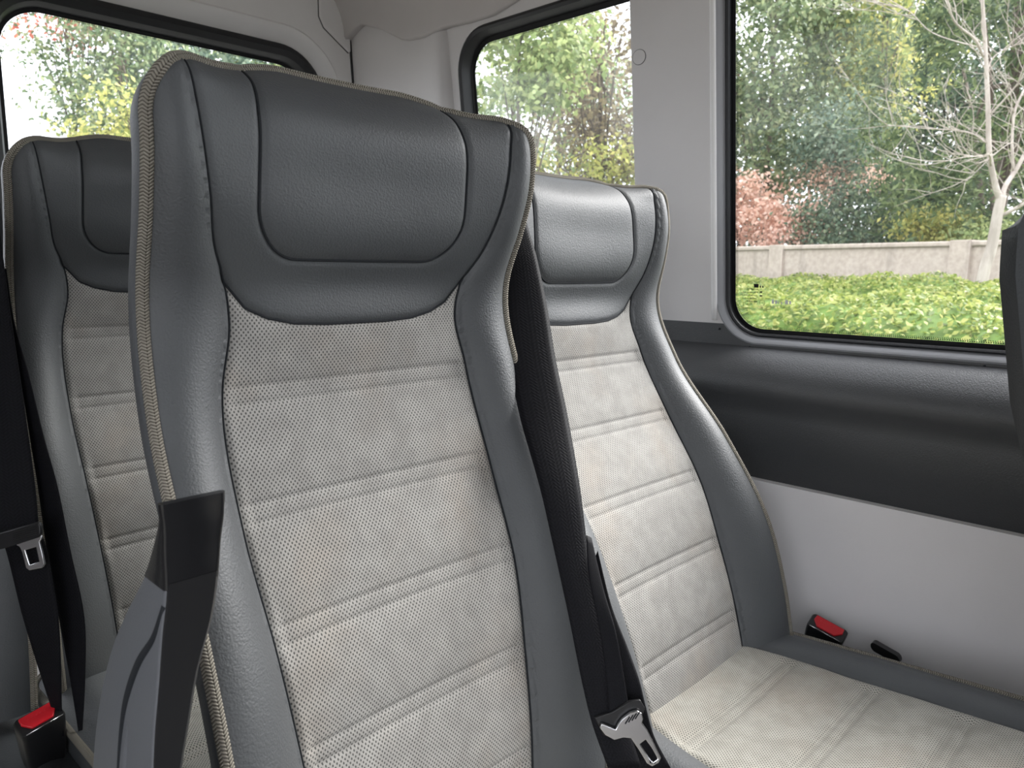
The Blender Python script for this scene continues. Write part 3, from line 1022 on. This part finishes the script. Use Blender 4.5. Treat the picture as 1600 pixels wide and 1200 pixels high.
setp(plate('glass_pane', rrect(DW[0]+.01, DW[1]+.01, DW[2]-.01, DW[3]-.01, dr-.01, 12), [], .004, M_GLASSR, None, fn=lambda u, v, w: Vector((u, 1.840-w, v))), win3)
door2 = plate('door_2', [(-.64, .05), (.292, .05), (.292, 1.9), (-.64, 1.9)], [rrect(-.50, .93, .22, 1.59, .1)], -.03, M_DOOR, None, fn=rear)
struct(door2)
gap = struct(tube('trim_4', [Vector((1.2325-.11*(z-1.3)*.6-.001, 1.797, z)) for z in np.linspace(.1, 1.76, 12)], .005, M_RUBBER, None, 8))

# ------------------------------------------------------------------ seat belts and buckles
WB_L= [(0.7371, 0.7595, 1.1532), (0.7165, 0.7282, 1.1124), (0.6908, 0.6935, 1.0656), (0.6639, 0.6636, 1.0021), (0.6406, 0.6309, 0.9428), (0.6178, 0.59, 0.8811), (0.5932, 0.5352, 0.8137), (0.5792, 0.5001, 0.7536), (0.5681, 0.4696, 0.6955), (0.5597, 0.4439, 0.638), (0.5554, 0.4252, 0.599), (0.5546, 0.4033, 0.5612)]
WB_R= [(0.7673, 0.7374, 1.1541), (0.7472, 0.7056, 1.1131), (0.7258, 0.6665, 1.0661), (0.7063, 0.6289, 1.0023), (0.6845, 0.5946, 0.9426), (0.6612, 0.5541, 0.8805), (0.6287, 0.5072, 0.8123), (0.609, 0.4778, 0.7517), (0.5969, 0.4484, 0.6931), (0.5879, 0.423, 0.6351), (0.5847, 0.4031, 0.5958), (0.5827, 0.3823, 0.5576)]
WB2_L= [(0.600, 0.4735, 0.772), (0.5886, 0.4601, 0.7343), (0.5815, 0.4396, 0.6874), (0.5754, 0.4253, 0.6463), (0.5661, 0.4119, 0.6016), (0.5682, 0.4068, 0.5947)]
WB2_R= [(0.606, 0.4716, 0.768), (0.5979, 0.4477, 0.7212), (0.5931, 0.4271, 0.6843), (0.5881, 0.4123, 0.6464), (0.5817, 0.3985, 0.6132), (0.5831, 0.3947, 0.6088)]
WB3_L= [(0.609, 0.4682, 0.7473), (0.6058, 0.4558, 0.7091), (0.6051, 0.4328, 0.6673), (0.6025, 0.4134, 0.6331), (0.6025, 0.4004, 0.6067), (0.6008, 0.3906, 0.5871), (0.5965, 0.3799, 0.5518)]
WB3_R= [(0.6116, 0.467, 0.754), (0.6118, 0.4474, 0.6991), (0.6114, 0.4249, 0.6607), (0.6085, 0.4073, 0.6332), (0.6065, 0.397, 0.61), (0.6056, 0.3842, 0.5807), (0.6101, 0.366, 0.552)]
LA_L= [(0.2305, 1.2276, 1.1186), (0.2141, 1.2023, 0.9929), (0.1985, 1.1607, 0.8634), (0.1924, 1.1177, 0.7714), (0.1933, 1.0925, 0.727), (0.1986, 1.0666, 0.7), (0.2042, 1.0445, 0.6258), (0.2115, 1.031, 0.5655), (0.2238, 1.0224, 0.4851), (0.227, 1.0268, 0.4542)]
LA_R= [(0.2519, 1.2057, 1.1189), (0.2477, 1.1679, 0.9934), (0.243, 1.1152, 0.864), (0.2371, 1.072, 0.772), (0.233, 1.0519, 0.7275), (0.2341, 1.0304, 0.7005), (0.2358, 1.0123, 0.6262), (0.2338, 1.0082, 0.5657), (0.2311, 1.0149, 0.4852), (0.2327, 1.021, 0.4542)]
LB_L= [(0.2477, 1.1934, 1.0432), (0.2478, 1.1784, 0.9759), (0.2479, 1.1493, 0.9101), (0.2462, 1.1188, 0.8292), (0.2444, 1.0922, 0.7662), (0.2416, 1.0636, 0.6892), (0.2436, 1.0427, 0.6037), (0.2469, 1.0284, 0.5211), (0.2487, 1.0159, 0.4401), (0.2494, 1.0181, 0.4205)]
LB_R= [(0.2524, 1.1885, 1.0433), (0.2526, 1.1735, 0.976), (0.2561, 1.1409, 0.9102), (0.259, 1.1056, 0.8293), (0.2623, 1.0739, 0.7664), (0.2628, 1.042, 0.6895), (0.2665, 1.0194, 0.604), (0.2601, 1.0149, 0.5212), (0.2504, 1.0142, 0.4401), (0.2512, 1.0163, 0.4205)]

RT, UP, BK = Vector(rt), Vector(up), -Vector(fw)
def at_plate(name, px, cx, cy, k, org, thick, mat, parent, holes=(), tilt=(0, 0), bev=.0, push=0.0):
    """flat stamped piece facing the cabin; px are outline points in its own drawing, k metres per unit"""
    ux = (RT+BK*tilt[0]).normalized(); uy = (UP+BK*tilt[1]).normalized()
    nn = ux.cross(uy).normalized()
    c = lambda P: [((x-cx)*k, (cy-y)*k) for x, y in P]
    return plate(name, c(px), [c(h) for h in holes], thick, mat, parent, o=Vector(org)+nn*push, ux=ux, uy=uy, bev=bev)

WB3_L = [(x-.011*f, y+.011*f, z) for (x, y, z), f in zip(WB3_L, (0, .3, .8, 1, 1, 1, 1))]
belt = empty('seat_belt', (.585, .41, .48))
tag(belt, 'black belt hanging between the armrest seat and the window seat, with broad chrome tongue', 'seat belt', 'seat belts of the van')
setp(strap('webbing', WB_L, WB_R, M_WEB, None, arch=.002), belt)
setp(strap('webbing', WB2_L, WB2_R, M_WEB, None), belt)
setp(strap('webbing', WB3_L, WB3_R, M_WEB, None), belt)
K = .745/F_PX
org = Vector((.574, .3917, .5991))
lp_ = at_plate('latch_plate', [(937, 1137), (940, 1131), (962, 1140), (966, 1132), (972, 1124), (985, 1114), (996, 1111), (1003, 1115), (1005, 1124), (1003, 1130), (1012, 1142), (1024, 1166), (1033, 1185), (1029, 1193), (1019, 1198), (1011, 1193), (998, 1172), (986, 1154), (974, 1153), (960, 1157), (946, 1149)], 985, 1140, K, org, .004, M_CHROME, None,
               holes=[[(1000, 1163), (1009, 1156), (1019, 1170), (1028, 1186), (1020, 1192), (1010, 1178)]], bev=.0007)
setp(lp_, belt)
V, Fc = [], []
for i in range(4):
    x0 = 977+i*5.2; y0 = 1131-i*2.6
    a = org+RT*((x0-985)*K)+UP*((1140-y0)*K)+BK*.0003
    b = org+RT*((x0+7-985)*K)+UP*((1140-(y0-11))*K)+BK*.0003
    tube_data([a, b], .0006, 6, V=V, Fc=Fc)
setp(mesh_obj('grip_grooves', V, Fc, M_SEAM), belt)
sl = at_plate('latch_backing', [(930, 1126), (955, 1118), (985, 1100), (1002, 1098), (1010, 1112), (1000, 1134), (960, 1158), (944, 1154)], 985, 1140, K, org, .004, M_BUCKLE, None, bev=.001, push=-.006)
setp(sl, belt)

belt2 = empty('seat_belt', (.23, 1.02, .45))
tag(belt2, 'wide black belt at the left picture edge, threaded through a small chrome tongue', 'seat belt', 'seat belts of the van')
setp(strap('webbing', LA_L, LA_R, M_WEB, None), belt2)
K2 = .905/F_PX
o2 = Vector((.2152, 1.0275, .7129))
lp2 = at_plate('latch_plate', [(20, 848), (40, 839), (64, 834), (66, 839), (62, 846), (66, 862), (70, 881), (66, 887), (45, 891), (40, 887), (34, 862), (30, 854)], 45, 850, K2, o2, .003, M_CHROME, None, holes=[[(39, 859), (56, 854), (61, 877), (46, 882)]], bev=.001)
setp(lp2, belt2)
setp(at_plate('latch_cover', [(-30, 842), (0, 831), (62, 813), (66, 820), (67, 833), (62, 838), (20, 852), (-30, 866)], 45, 850, K2, o2, .006, M_BUCKLE, None, bev=.0015, push=.0035), belt2)
V, Fc = [], []
for i in range(5):
    a = o2+RT*((24-45)*K2)+UP*((850-(830+i*3.2))*K2)+BK*.0038
    b = o2+RT*((60-45)*K2)+UP*((850-(820+i*3.2))*K2)+BK*.0038
    tube_data([a, b], .0007, 5, V=V, Fc=Fc)
setp(mesh_obj('grip_ribs', V, Fc, M_BUCKLE), belt2)
belt3 = strap('seat_belt', LB_L, LB_R, M_WEB, None)
tag(belt3, 'slack black belt strap hanging loose along the left bolster of the shaded back seat', 'seat belt', 'seat belts of the van')

def buckle(name, loc, axis, side, label, w=.046, d=.026, h=.075):
    root = empty(name, (0, 0, 0))
    tag(root, label, 'buckle', 'seat belt buckles')
    a = Vector(axis).normalized(); s = Vector(side); s = (s-a*s.dot(a)).normalized(); q = a.cross(s)
    R = Matrix((s, q, a)).transposed().to_4x4()
    root.matrix_world = Matrix.Translation(loc) @ R
    prof = rrect(-w/2, -d/2, w/2, d/2, .005, 4)
    loops = []
    for z, sc in ((-h, .80), (-h*.6, .92), (-.012, 1.0), (-.002, 1.0), (0, .95)):
        loops.append([Vector((x*sc, y*sc, z)) for x, y in prof])
    m = len(prof); V = [v for l in loops for v in l]
    Fc = [(a_*m+i, a_*m+(i+1) % m, (a_+1)*m+(i+1) % m, (a_+1)*m+i) for a_ in range(4) for i in range(m)]
    Fc.append(tuple(range(m))[::-1]); Fc.append(tuple(4*m+i for i in range(m)))
    shade_auto(mesh_obj('buckle_housing', V, Fc, M_BUCKLE, root), 40)
    b = w*.40
    bt = plate('release_button', [(-b, .002), (-b*.62, -d*.30), (b*.62, -d*.30), (b, .002), (b*.96, d*.40), (-b*.96, d*.40)], [], .006, M_RED, root, o=(0, 0, .0025), bev=.001)
    V, Fc = [], []
    for i in range(6):
        x = -b*.6+i*b*.24
        tube_data([Vector((x, d*.14, .0026)), Vector((x+.0018, d*.16, .0028))], .0006, 5, V=V, Fc=Fc)
    mesh_obj('button_embossing', V, Fc, M_RED, bt)
    tube('slot_rim', [Vector((-w*.42, -d*.44, .0004)), Vector((w*.42, -d*.44, .0004))], .0008, M_CHROME, root, 6)
    return root
buckle('belt_buckle', (1.213, .443, .462), (-.35, -.30, .9), (.10, -1, -.25), 'black buckle with a red button between the window seat cushion and the grey wall', .060, .031, .08)
buckle('belt_buckle', (.2075, 1.018, .492), (-.10, -.40, .9), (1, .15, .1), 'black buckle with a red button at the lower left, between the two back row seats', .050, .030, .10)

# recline knob at the wall side of the window seat
kn = []
lev = plate('recline_lever', rrect(-.022, -.0075, .022, .0075, .007, 8), [], .010, M_BUCKLE, None, o=(1.200, .348, .458), ux=(0, -1, -.25), uy=(-.15, 0, 1), bev=.003)
lev.parent = window_seat
lev.matrix_parent_inverse = Matrix.Translation(window_seat.location).inverted()

# ------------------------------------------------------------------ outside
GZ = -.72
def polar(h, d): return (math.sin(math.radians(h))*d, math.cos(math.radians(h))*d)
struct(mesh_obj('ground', [(-60, -60, GZ), (80, -60, GZ), (80, 90, GZ), (-60, 90, GZ)], [(0, 1, 2, 3)], M_GROUND))

# concrete boundary wall
A = Vector((12.90, 7.14, 0)); B = Vector((11.65, 2.36, 0))
du = (B-A).normalized(); dv = Vector((du.y, -du.x, 0))
wall = empty('boundary_wall', (A.x, A.y, GZ))
tag(wall, 'low weathered concrete garden wall with pillars behind the clipped hedge', 'wall')
def wbox(name, u0, u1, v0, v1, z0, z1, bv=.01):
    V = []
    for z in (z0, z1):
        for u, v in ((u0, v0), (u1, v0), (u1, v1), (u0, v1)):
            p = A+du*u+dv*v; V.append((p.x, p.y, z))
    o = mesh_obj(name, V, [(0, 3, 2, 1), (4, 5, 6, 7), (0, 1, 5, 4), (1, 2, 6, 5), (2, 3, 7, 6), (3, 0, 4, 7)], M_CONC)
    bm = bmesh.new(); bm.from_mesh(o.data); bmesh.ops.recalc_face_normals(bm, faces=bm.faces); bm.to_mesh(o.data); bm.free()
    bevel(o, bv)
    return setp(o, wall)
wbox('wall_panel', -9, 12, -.09, .09, GZ, 1.42)
wbox('wall_coping', -9, 12, -.13, .13, 1.40, 1.475, .02)
for u in (-6.4, -2.6, 1.35, 4.42, 7.9): wbox('wall_pillar', u-.14, u+.14, -.16, .16, GZ, 1.485, .012)

def leaf_mesh(name, C, N, size, mat, parent=None, aspect=.55, jit=.35):
    """leaves as bent diamonds at centres C, roughly facing N"""
    C = np.asarray(C, float); m = len(C)
    N = np.asarray(N, float)+rng.normal(0, jit, (m, 3)); N /= np.linalg.norm(N, axis=1)[:, None]+1e-9
    r = rng.normal(0, 1, (m, 3)); U = np.cross(N, r); U /= np.linalg.norm(U, axis=1)[:, None]+1e-9
    W = np.cross(N, U)
    s = size*(.65+.7*rng.random(m))[:, None]
    a, b = U*s*.5, W*s*.5*aspect
    V = np.stack([C-a, C-a*.05-b+N*s*.06, C+a-N*s*.05, C-a*.05+b+N*s*.06], 1).reshape(-1, 3)
    me = bpy.data.meshes.new(name)
    me.vertices.add(4*m); me.vertices.foreach_set('co', V.astype(np.float32).ravel())
    me.loops.add(4*m); me.loops.foreach_set('vertex_index', np.arange(4*m, dtype=np.int32))
    me.polygons.add(m); me.polygons.foreach_set('loop_start', np.arange(0, 4*m, 4, dtype=np.int32))
    try: me.polygons.foreach_set('loop_total', np.full(m, 4, dtype=np.int32))
    except Exception: pass
    me.update(calc_edges=True); me.validate()
    me.materials.append(mat)
    o = bpy.data.objects.new(name, me); COL.objects.link(o)
    if parent is not None: o.parent = parent
    return o

# clipped lime-green hedge between the van and the wall
hedge = empty('hedge', (8.5, 3.5, GZ))
tag(hedge, 'broad clipped lime-green hedge in front of the concrete wall', 'hedge')
hx = np.array([4.95, 5.0, 5.15, 5.45, 6.0, 7.0, 8.5, 10.2, 11.0, 11.2, 11.25]); hz = np.array([GZ, -.2, .18, .45, .66, .78, .84, .88, .86, .7, GZ])
d_ = np.r_[0, np.cumsum(np.hypot(np.diff(hx), np.diff(hz)))]
def lump(x, y): return .05*np.sin(x*2.3+1.1*np.sin(y*1.7))+.05*np.sin(y*2.9+x*1.3)+.03*np.sin(x*5.1-y*4.3)+.03*np.sin(y*7.7+x*3.3)
nu, nv = 70, 90
uu = np.linspace(0, d_[-1], nu); vv = np.linspace(-3.0, 13.0, nv)
V = []
for v in vv:
    off = (v-3.5)*.26
    for u in uu:
        x = float(np.interp(u, d_, hx)); z = float(np.interp(u, d_, hz))
        V.append(Vector((x+off*np.clip((x-5)/4, 0, 1), v, z+float(lump(x, v))*(1 if z > 0 else .3))))
Fc = [(j*nu+i, j*nu+i+1, (j+1)*nu+i+1, (j+1)*nu+i) for j in range(nv-1) for i in range(nu-1)]
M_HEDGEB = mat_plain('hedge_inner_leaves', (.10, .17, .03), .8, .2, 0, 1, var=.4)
M_HEDGE = mat_leaf('lime_hedge_leaf', ((0, (.09, .14, .03)), (.35, (.19, .25, .055)), (.7, (.31, .35, .095)), (1, (.43, .42, .16))), .5, .4)
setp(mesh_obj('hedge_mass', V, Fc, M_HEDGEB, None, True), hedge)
m = 95000
v = rng.uniform(-1.5, 11.0, m); u = rng.uniform(d_[1], d_[-3], m)
x = np.interp(u, d_, hx); z = np.interp(u, d_, hz)
dxu = np.interp(u+.05, d_, hx)-np.interp(u-.05, d_, hx); dzu = np.interp(u+.05, d_, hz)-np.interp(u-.05, d_, hz)
nl = np.hypot(dxu, dzu)+1e-9
Nn = np.c_[-dzu/nl, np.zeros(m), dxu/nl]
C = np.c_[x+(v-3.5)*.26*np.clip((x-5)/4, 0, 1), v, z+lump(x, v)*np.where(z > 0, 1, .3)]+Nn*rng.uniform(-.03, .06, m)[:, None]
lf = leaf_mesh('foliage', C, Nn, .054, M_HEDGE, None, .55, .6)
tag(lf, kind='stuff'); setp(lf, hedge)

def branch_tree(segs, name, mat, parent, seg=7):
    V, Fc, UV = [], [], []
    for path, r in segs: tube_data(path, r, seg, V=V, Fc=Fc, UV=UV)
    o = mesh_obj(name, V, Fc, mat, None, True)
    return setp(o, parent)

# bare pale-barked tree inside the hedge
bx, by = polar(77.4, 9.4)
bt = empty('bare_tree', (bx, by, GZ))
tag(bt, 'leafless pale-barked tree with thin twigs in front of the concrete wall', 'tree')
kk = 8.0/F_PX
rh = Vector((rt.x, rt.y, 0)).normalized(); dh = Vector((fw.x, fw.y, 0)).normalized()
def bp_(px, py, dep=0.0): return Vector((bx, by, .86))+rh*((px-1526)*kk)+Vector((0, 0, 1))*((449-py)*kk)+dh*dep
def smoothpath(P, n=6):
    P = [np.array(p) for p in P]; Q = [2*P[0]-P[1]]+P+[2*P[-1]-P[-2]]; out = []
    for i in range(1, len(Q)-2):
        for k in range(n):
            t = k/n; a, b, c, d = Q[i-1], Q[i], Q[i+1], Q[i+2]
            out.append(Vector(.5*((2*b)+(-a+c)*t+(2*a-5*b+4*c-d)*t*t+(-a+3*b-3*c+d)*t**3)))
    out.append(Vector(P[-1])); return out
segs = []
def limb(pts, r0, r1):
    p = smoothpath([bp_(*q) for q in pts]); m = len(p)
    r0 *= .70; r1 *= .75
    segs.append((p, [r0+(r1-r0)*(i/(m-1))**.8 for i in range(m)]))
    return p
tr = smoothpath([Vector((bx, by, GZ))-rh*.02, bp_(1526, 449), bp_(1536, 380), bp_(1540, 330), bp_(1543, 305)])
trunk_seg = [(tr, [.060-.012*i/(len(tr)-1) for i in range(len(tr))])]
limbs = [limb([(1541, 312), (1530, 285), (1517, 240), (1509, 180), (1500, 120), (1492, 70), (1480, 0), (1470, -70)], .050, .018),
 limb([(1545, 310, 0), (1556, 290, .1), (1580, 262, .2), (1602, 222, .25), (1625, 180, .3)], .042, .022),
 limb([(1546, 335, 0), (1562, 322, -.1), (1580, 305, -.15), (1600, 270, -.2)], .030, .018),
 limb([(1576, 268, .2), (1573, 215, .25), (1578, 170, .3), (1596, 130, .35), (1612, 70, .4)], .024, .012),
 limb([(1522, 262, 0), (1500, 250, -.2), (1470, 256, -.4), (1430, 262, -.6), (1395, 270, -.7)], .016, .005),
 limb([(1512, 228, 0), (1490, 210, .1), (1440, 200, .3), (1395, 190, .5)], .014, .005),
 limb([(1494, 105, 0), (1470, 85, -.1), (1430, 65, -.2), (1405, 30, -.3), (1385, -10, -.3)], .020, .009),
 limb([(1500, 130, 0), (1520, 100, .1), (1560, 80, .2), (1600, 70, .3)], .012, .005),
 limb([(1496, 95, 0), (1440, 60, .3), (1400, 20, .4), (1340, 5, .5)], .010, .004),
 limb([(1510, 190, 0), (1530, 150, -.2), (1545, 90, -.4), (1585, 30, -.5)], .013, .005),
 limb([(1590, 240, .2), (1560, 225, .1), (1520, 250, 0), (1480, 285, -.1)], .010, .004)]
tw = random.Random(3)
def twigs(p, n, L, r, depth):
    for _ in range(n):
        i = tw.randrange(len(p)//4, len(p)); a = p[i]
        t = (p[min(i+1, len(p)-1)]-p[max(i-1, 0)]).normalized()
        d = (t*.5+rh*tw.uniform(-1.1, .8)+Vector((0, 0, tw.uniform(-.25, .8)))+dh*tw.uniform(-.7, .7)).normalized()
        l = L*tw.uniform(.5, 1.2); pts = [a]
        for k in range(4):
            d = (d+Vector((tw.uniform(-.25, .25), tw.uniform(-.25, .25), tw.uniform(-.15, .28)))).normalized()
            pts.append(pts[-1]+d*l/4)
        q = smoothpath(pts, 3)
        segs.append((q, [r*(1-.75*j/(len(q)-1)) for j in range(len(q))]))
        if depth: twigs(q, 3, L*.55, r*.6, depth-1)
for p in limbs: twigs(p, 9, .80, .0052, 1)
branch_tree(trunk_seg, 'trunk', M_BARKP, bt, 12)
branch_tree(segs, 'branches', M_BARKP, bt, 6)

# leafy trees and shrubs
LEAF = {
 'green': mat_leaf('green_leaf', ((0, (.09, .13, .065)), (.4, (.17, .235, .12)), (.75, (.29, .35, .18)), (1, (.46, .49, .28))), .5, .4),
 'bluegreen': mat_leaf('blue_green_leaf', ((0, (.09, .15, .11)), (.5, (.19, .26, .19)), (1, (.37, .43, .31))), .5, .4),
 'dark': mat_leaf('dark_leaf', ((0, (.05, .08, .055)), (.5, (.10, .15, .095)), (1, (.22, .26, .16))), .5, .3),
 'cedar': mat_leaf('cedar_needles', ((0, (.05, .085, .045)), (.5, (.12, .17, .075)), (1, (.27, .33, .15))), .6, .35),
 'yellow': mat_leaf('yellow_green_leaf', ((0, (.22, .26, .08)), (.5, (.42, .43, .14)), (1, (.64, .58, .21))), .5, .45),
 'lightgreen': mat_leaf('light_green_leaf', ((0, (.15, .21, .08)), (.5, (.30, .38, .15)), (1, (.50, .54, .25))), .5, .45),
 'salmon': mat_leaf('salmon_leaf', ((0, (.66, .40, .30)), (.5, (.82, .56, .45)), (1, (.90, .70, .60))), .6, .4),
 'red': mat_leaf('red_leaf', ((0, (.42, .10, .07)), (.5, (.62, .22, .14)), (1, (.72, .42, .30))), .5, .45),
 'rust': mat_leaf('rust_brown_leaf', ((0, (.12, .09, .065)), (.5, (.23, .18, .12)), (1, (.38, .32, .18))), .6, .35),
}
def tree(name, label, cat, h, d, zc, rxy, rz, kind, n=6000, leaf=.14, clusters=90, cs=.33, trunk=.10, bark=None, low=None, group=None, flat=.6, droop=False, fork=0):
    x, y = polar(h, d)
    root = empty(name, (x, y, GZ)); tag(root, label, cat, group)
    bark = bark or M_BARKD
    ctr = []
    while len(ctr) < clusters:
        p = rng.uniform(-1, 1, 3)
        r = np.linalg.norm(p)
        if r > 1 or r < .25: continue
        if rng.random() > r+.2: continue
        ctr.append(p*np.array([rxy, rxy, rz]))
    ctr = np.array(ctr)
    n = int(n*1.6); leaf = leaf*.80
    k = rng.integers(0, clusters, n)
    off = rng.normal(0, 1, (n, 3))*cs*np.array([1, 1, flat])
    if droop:
        off = rng.normal(0, 1, (n, 3))*cs*np.array([.55, .55, .9]); off[:, 2] -= np.abs(off[:, 2])*.5
    C = ctr[k]+off+np.array([x, y, zc])
    C[:, 2] = np.maximum(C[:, 2], GZ+.05)
    N = off/cs+np.array([0, 0, .7]); N /= np.linalg.norm(N, axis=1)[:, None]+1e-9
    if droop: N = np.c_[off[:, :2], np.zeros(n)]+rng.normal(0, .05, (n, 3))
    o = leaf_mesh('foliage', C, N, leaf, LEAF[kind], None, .3 if droop else .6, .5)
    tag(o, kind='stuff'); setp(o, root)
    sg = []
    base = Vector((x, y, GZ)); top = Vector((x+rng.uniform(-.2, .2), y+rng.uniform(-.2, .2), zc+rz*.4))
    p = smoothpath([base, base.lerp(top, .4)+Vector((rng.uniform(-.1, .1), rng.uniform(-.1, .1), 0)), top], 6)
    sg.append((p, [trunk*(1-.7*i/(len(p)-1)) for i in range(len(p))]))
    branch_tree(sg, 'trunk', bark, root, 8)
    sg = []
    for q in range(min(clusters, 14+fork)):
        i = rng.integers(len(p)//3, len(p)); a = p[i]; e = Vector(ctr[q])+Vector((x, y, zc))
        mpt = a.lerp(e, .5)+Vector((0, 0, .15*rz))
        b = smoothpath([a, mpt, e], 4)
        sg.append((b, [trunk*.32*(1-.8*j/(len(b)-1)) for j in range(len(b))]))
    branch_tree(sg, 'branches', bark, root, 5)
    return root
GB = 'trees and shrubs beyond the concrete wall'
# seen through the big side window
tree('broadleaf_tree', 'tall green broadleaf tree in the left part of the big side window', 'tree', 63.5, 18.0, 5.3, 1.7, 3.0, 'green', 9000, .15, 120, .34, .11, group=GB)
tree('broadleaf_tree', 'green tree with yellowing top in the middle of the big side window', 'tree', 68.3, 19.5, 6.0, 1.35, 2.6, 'lightgreen', 5200, .15, 80, .33, .09, group=GB)
tree('broadleaf_tree', 'thin yellow-leaved tree between the green tree and the drooping cedar', 'tree', 71.2, 18.0, 5.5, .9, 1.8, 'yellow', 1700, .14, 40, .33, .07, group=GB)
tree('cedar_tree', 'dark drooping cedar behind the leafless tree', 'tree', 77.5, 14.0, 4.4, 2.0, 3.6, 'cedar', 17000, .17, 130, .34, .16, droop=True, group=GB)
tree('broadleaf_tree', 'blue-green small-leaved tree above the dark bush beyond the wall', 'tree', 68.2, 16.5, 3.5, .95, .8, 'bluegreen', 2600, .12, 40, .26, .06, group=GB)
tree('shrub', 'salmon-pink shrub at the left end of the concrete wall seen through the big side window', 'shrub', 62.2, 16.2, 2.2, .85, .75, 'salmon', 2600, .12, 40, .22, .04, group=GB)
tree('shrub', 'salmon-pink feathery shrub left of the dark bush, above the wall', 'shrub', 65.8, 15.6, 1.75, .50, .65, 'salmon', 2000, .10, 30, .16, .04, group=GB)
tree('shrub', 'pinkish flowering shrub top above the dark bush', 'shrub', 69.0, 16.8, 2.9, .95, .35, 'salmon', 1300, .09, 24, .2, .04, group=GB)
tree('shrub', 'dark green dense bush above the middle of the concrete wall', 'shrub', 69.6, 14.8, 1.75, 1.05, .75, 'dark', 4200, .10, 60, .22, .05, group=GB)
tree('shrub', 'yellow-green shrub above the wall left of the leafless tree trunk', 'shrub', 74.6, 13.6, 1.65, .5, .38, 'yellow', 1300, .10, 24, .16, .03, group=GB)
tree('shrub', 'small bright green shrub above the wall just behind the leafless tree trunk', 'shrub', 77.4, 13.0, 1.55, .40, .28, 'lightgreen', 900, .09, 18, .14, .03, group=GB)
tree('broadleaf_tree', 'distant green tree closing the gap behind the salmon shrubs', 'tree', 64.5, 27.0, 4.5, 3.2, 3.6, 'dark', 6500, .24, 80, .55, .15, group=GB)
tree('broadleaf_tree', 'distant bluish tree far behind the drooping cedar', 'tree', 76.0, 26.0, 5.2, 3.4, 4.4, 'dark', 13000, .26, 110, .6, .15, group=GB)
# seen through the quarter window
GQ = 'trees seen through the rear quarter window'
tree('broadleaf_tree', 'light green tree in the upper left of the small rear quarter window', 'tree', 46.6, 14.0, 5.0, 1.15, 1.3, 'lightgreen', 3800, .16, 46, .30, .08, group=GQ)
tree('broadleaf_tree', 'brown-leaved tree in the right half of the small rear quarter window', 'tree', 52.0, 17.0, 4.9, 1.7, 1.9, 'rust', 3000, .15, 60, .36, .10, group=GQ, fork=30)
tree('shrub', 'yellow-green undergrowth along the bottom of the small rear quarter window', 'shrub', 49.5, 16.0, 2.7, 2.0, 1.1, 'yellow', 2600, .13, 50, .3, .07, group=GQ, fork=16)
tree('broadleaf_tree', 'distant dark green tree behind the brown-leaved tree', 'tree', 49.0, 27.0, 5.0, 3.6, 3.8, 'green', 6000, .24, 80, .6, .16, group=GQ)
# seen through the rear door window
GR = 'trees seen through the rear door window'
tree('broadleaf_tree', 'sparse red autumn tree at the top of the rear door window', 'tree', 16.2, 17.0, 6.0, 1.15, .95, 'red', 1500, .13, 40, .27, .06, group=GR)
tree('broadleaf_tree', 'rounded green tree in the middle of the rear door window', 'tree', 18.6, 16.0, 4.3, 1.25, 1.35, 'green', 4200, .12, 60, .30, .08, group=GR)
tree('broadleaf_tree', 'tall blue-green tree in the right half of the rear door window', 'tree', 23.8, 18.0, 5.6, 1.9, 1.8, 'bluegreen', 6500, .15, 80, .34, .10, group=GR)
tree('shrub', 'yellow bushy shrub low in the rear door window', 'shrub', 19.8, 14.5, 3.1, 1.05, .75, 'yellow', 1700, .12, 34, .26, .05, group=GR)
tree('broadleaf_tree', 'pale yellow-green tree at the right end of the rear door window', 'tree', 28.6, 20.0, 5.2, 1.9, 1.6, 'lightgreen', 3400, .16, 60, .34, .08, group=GR)
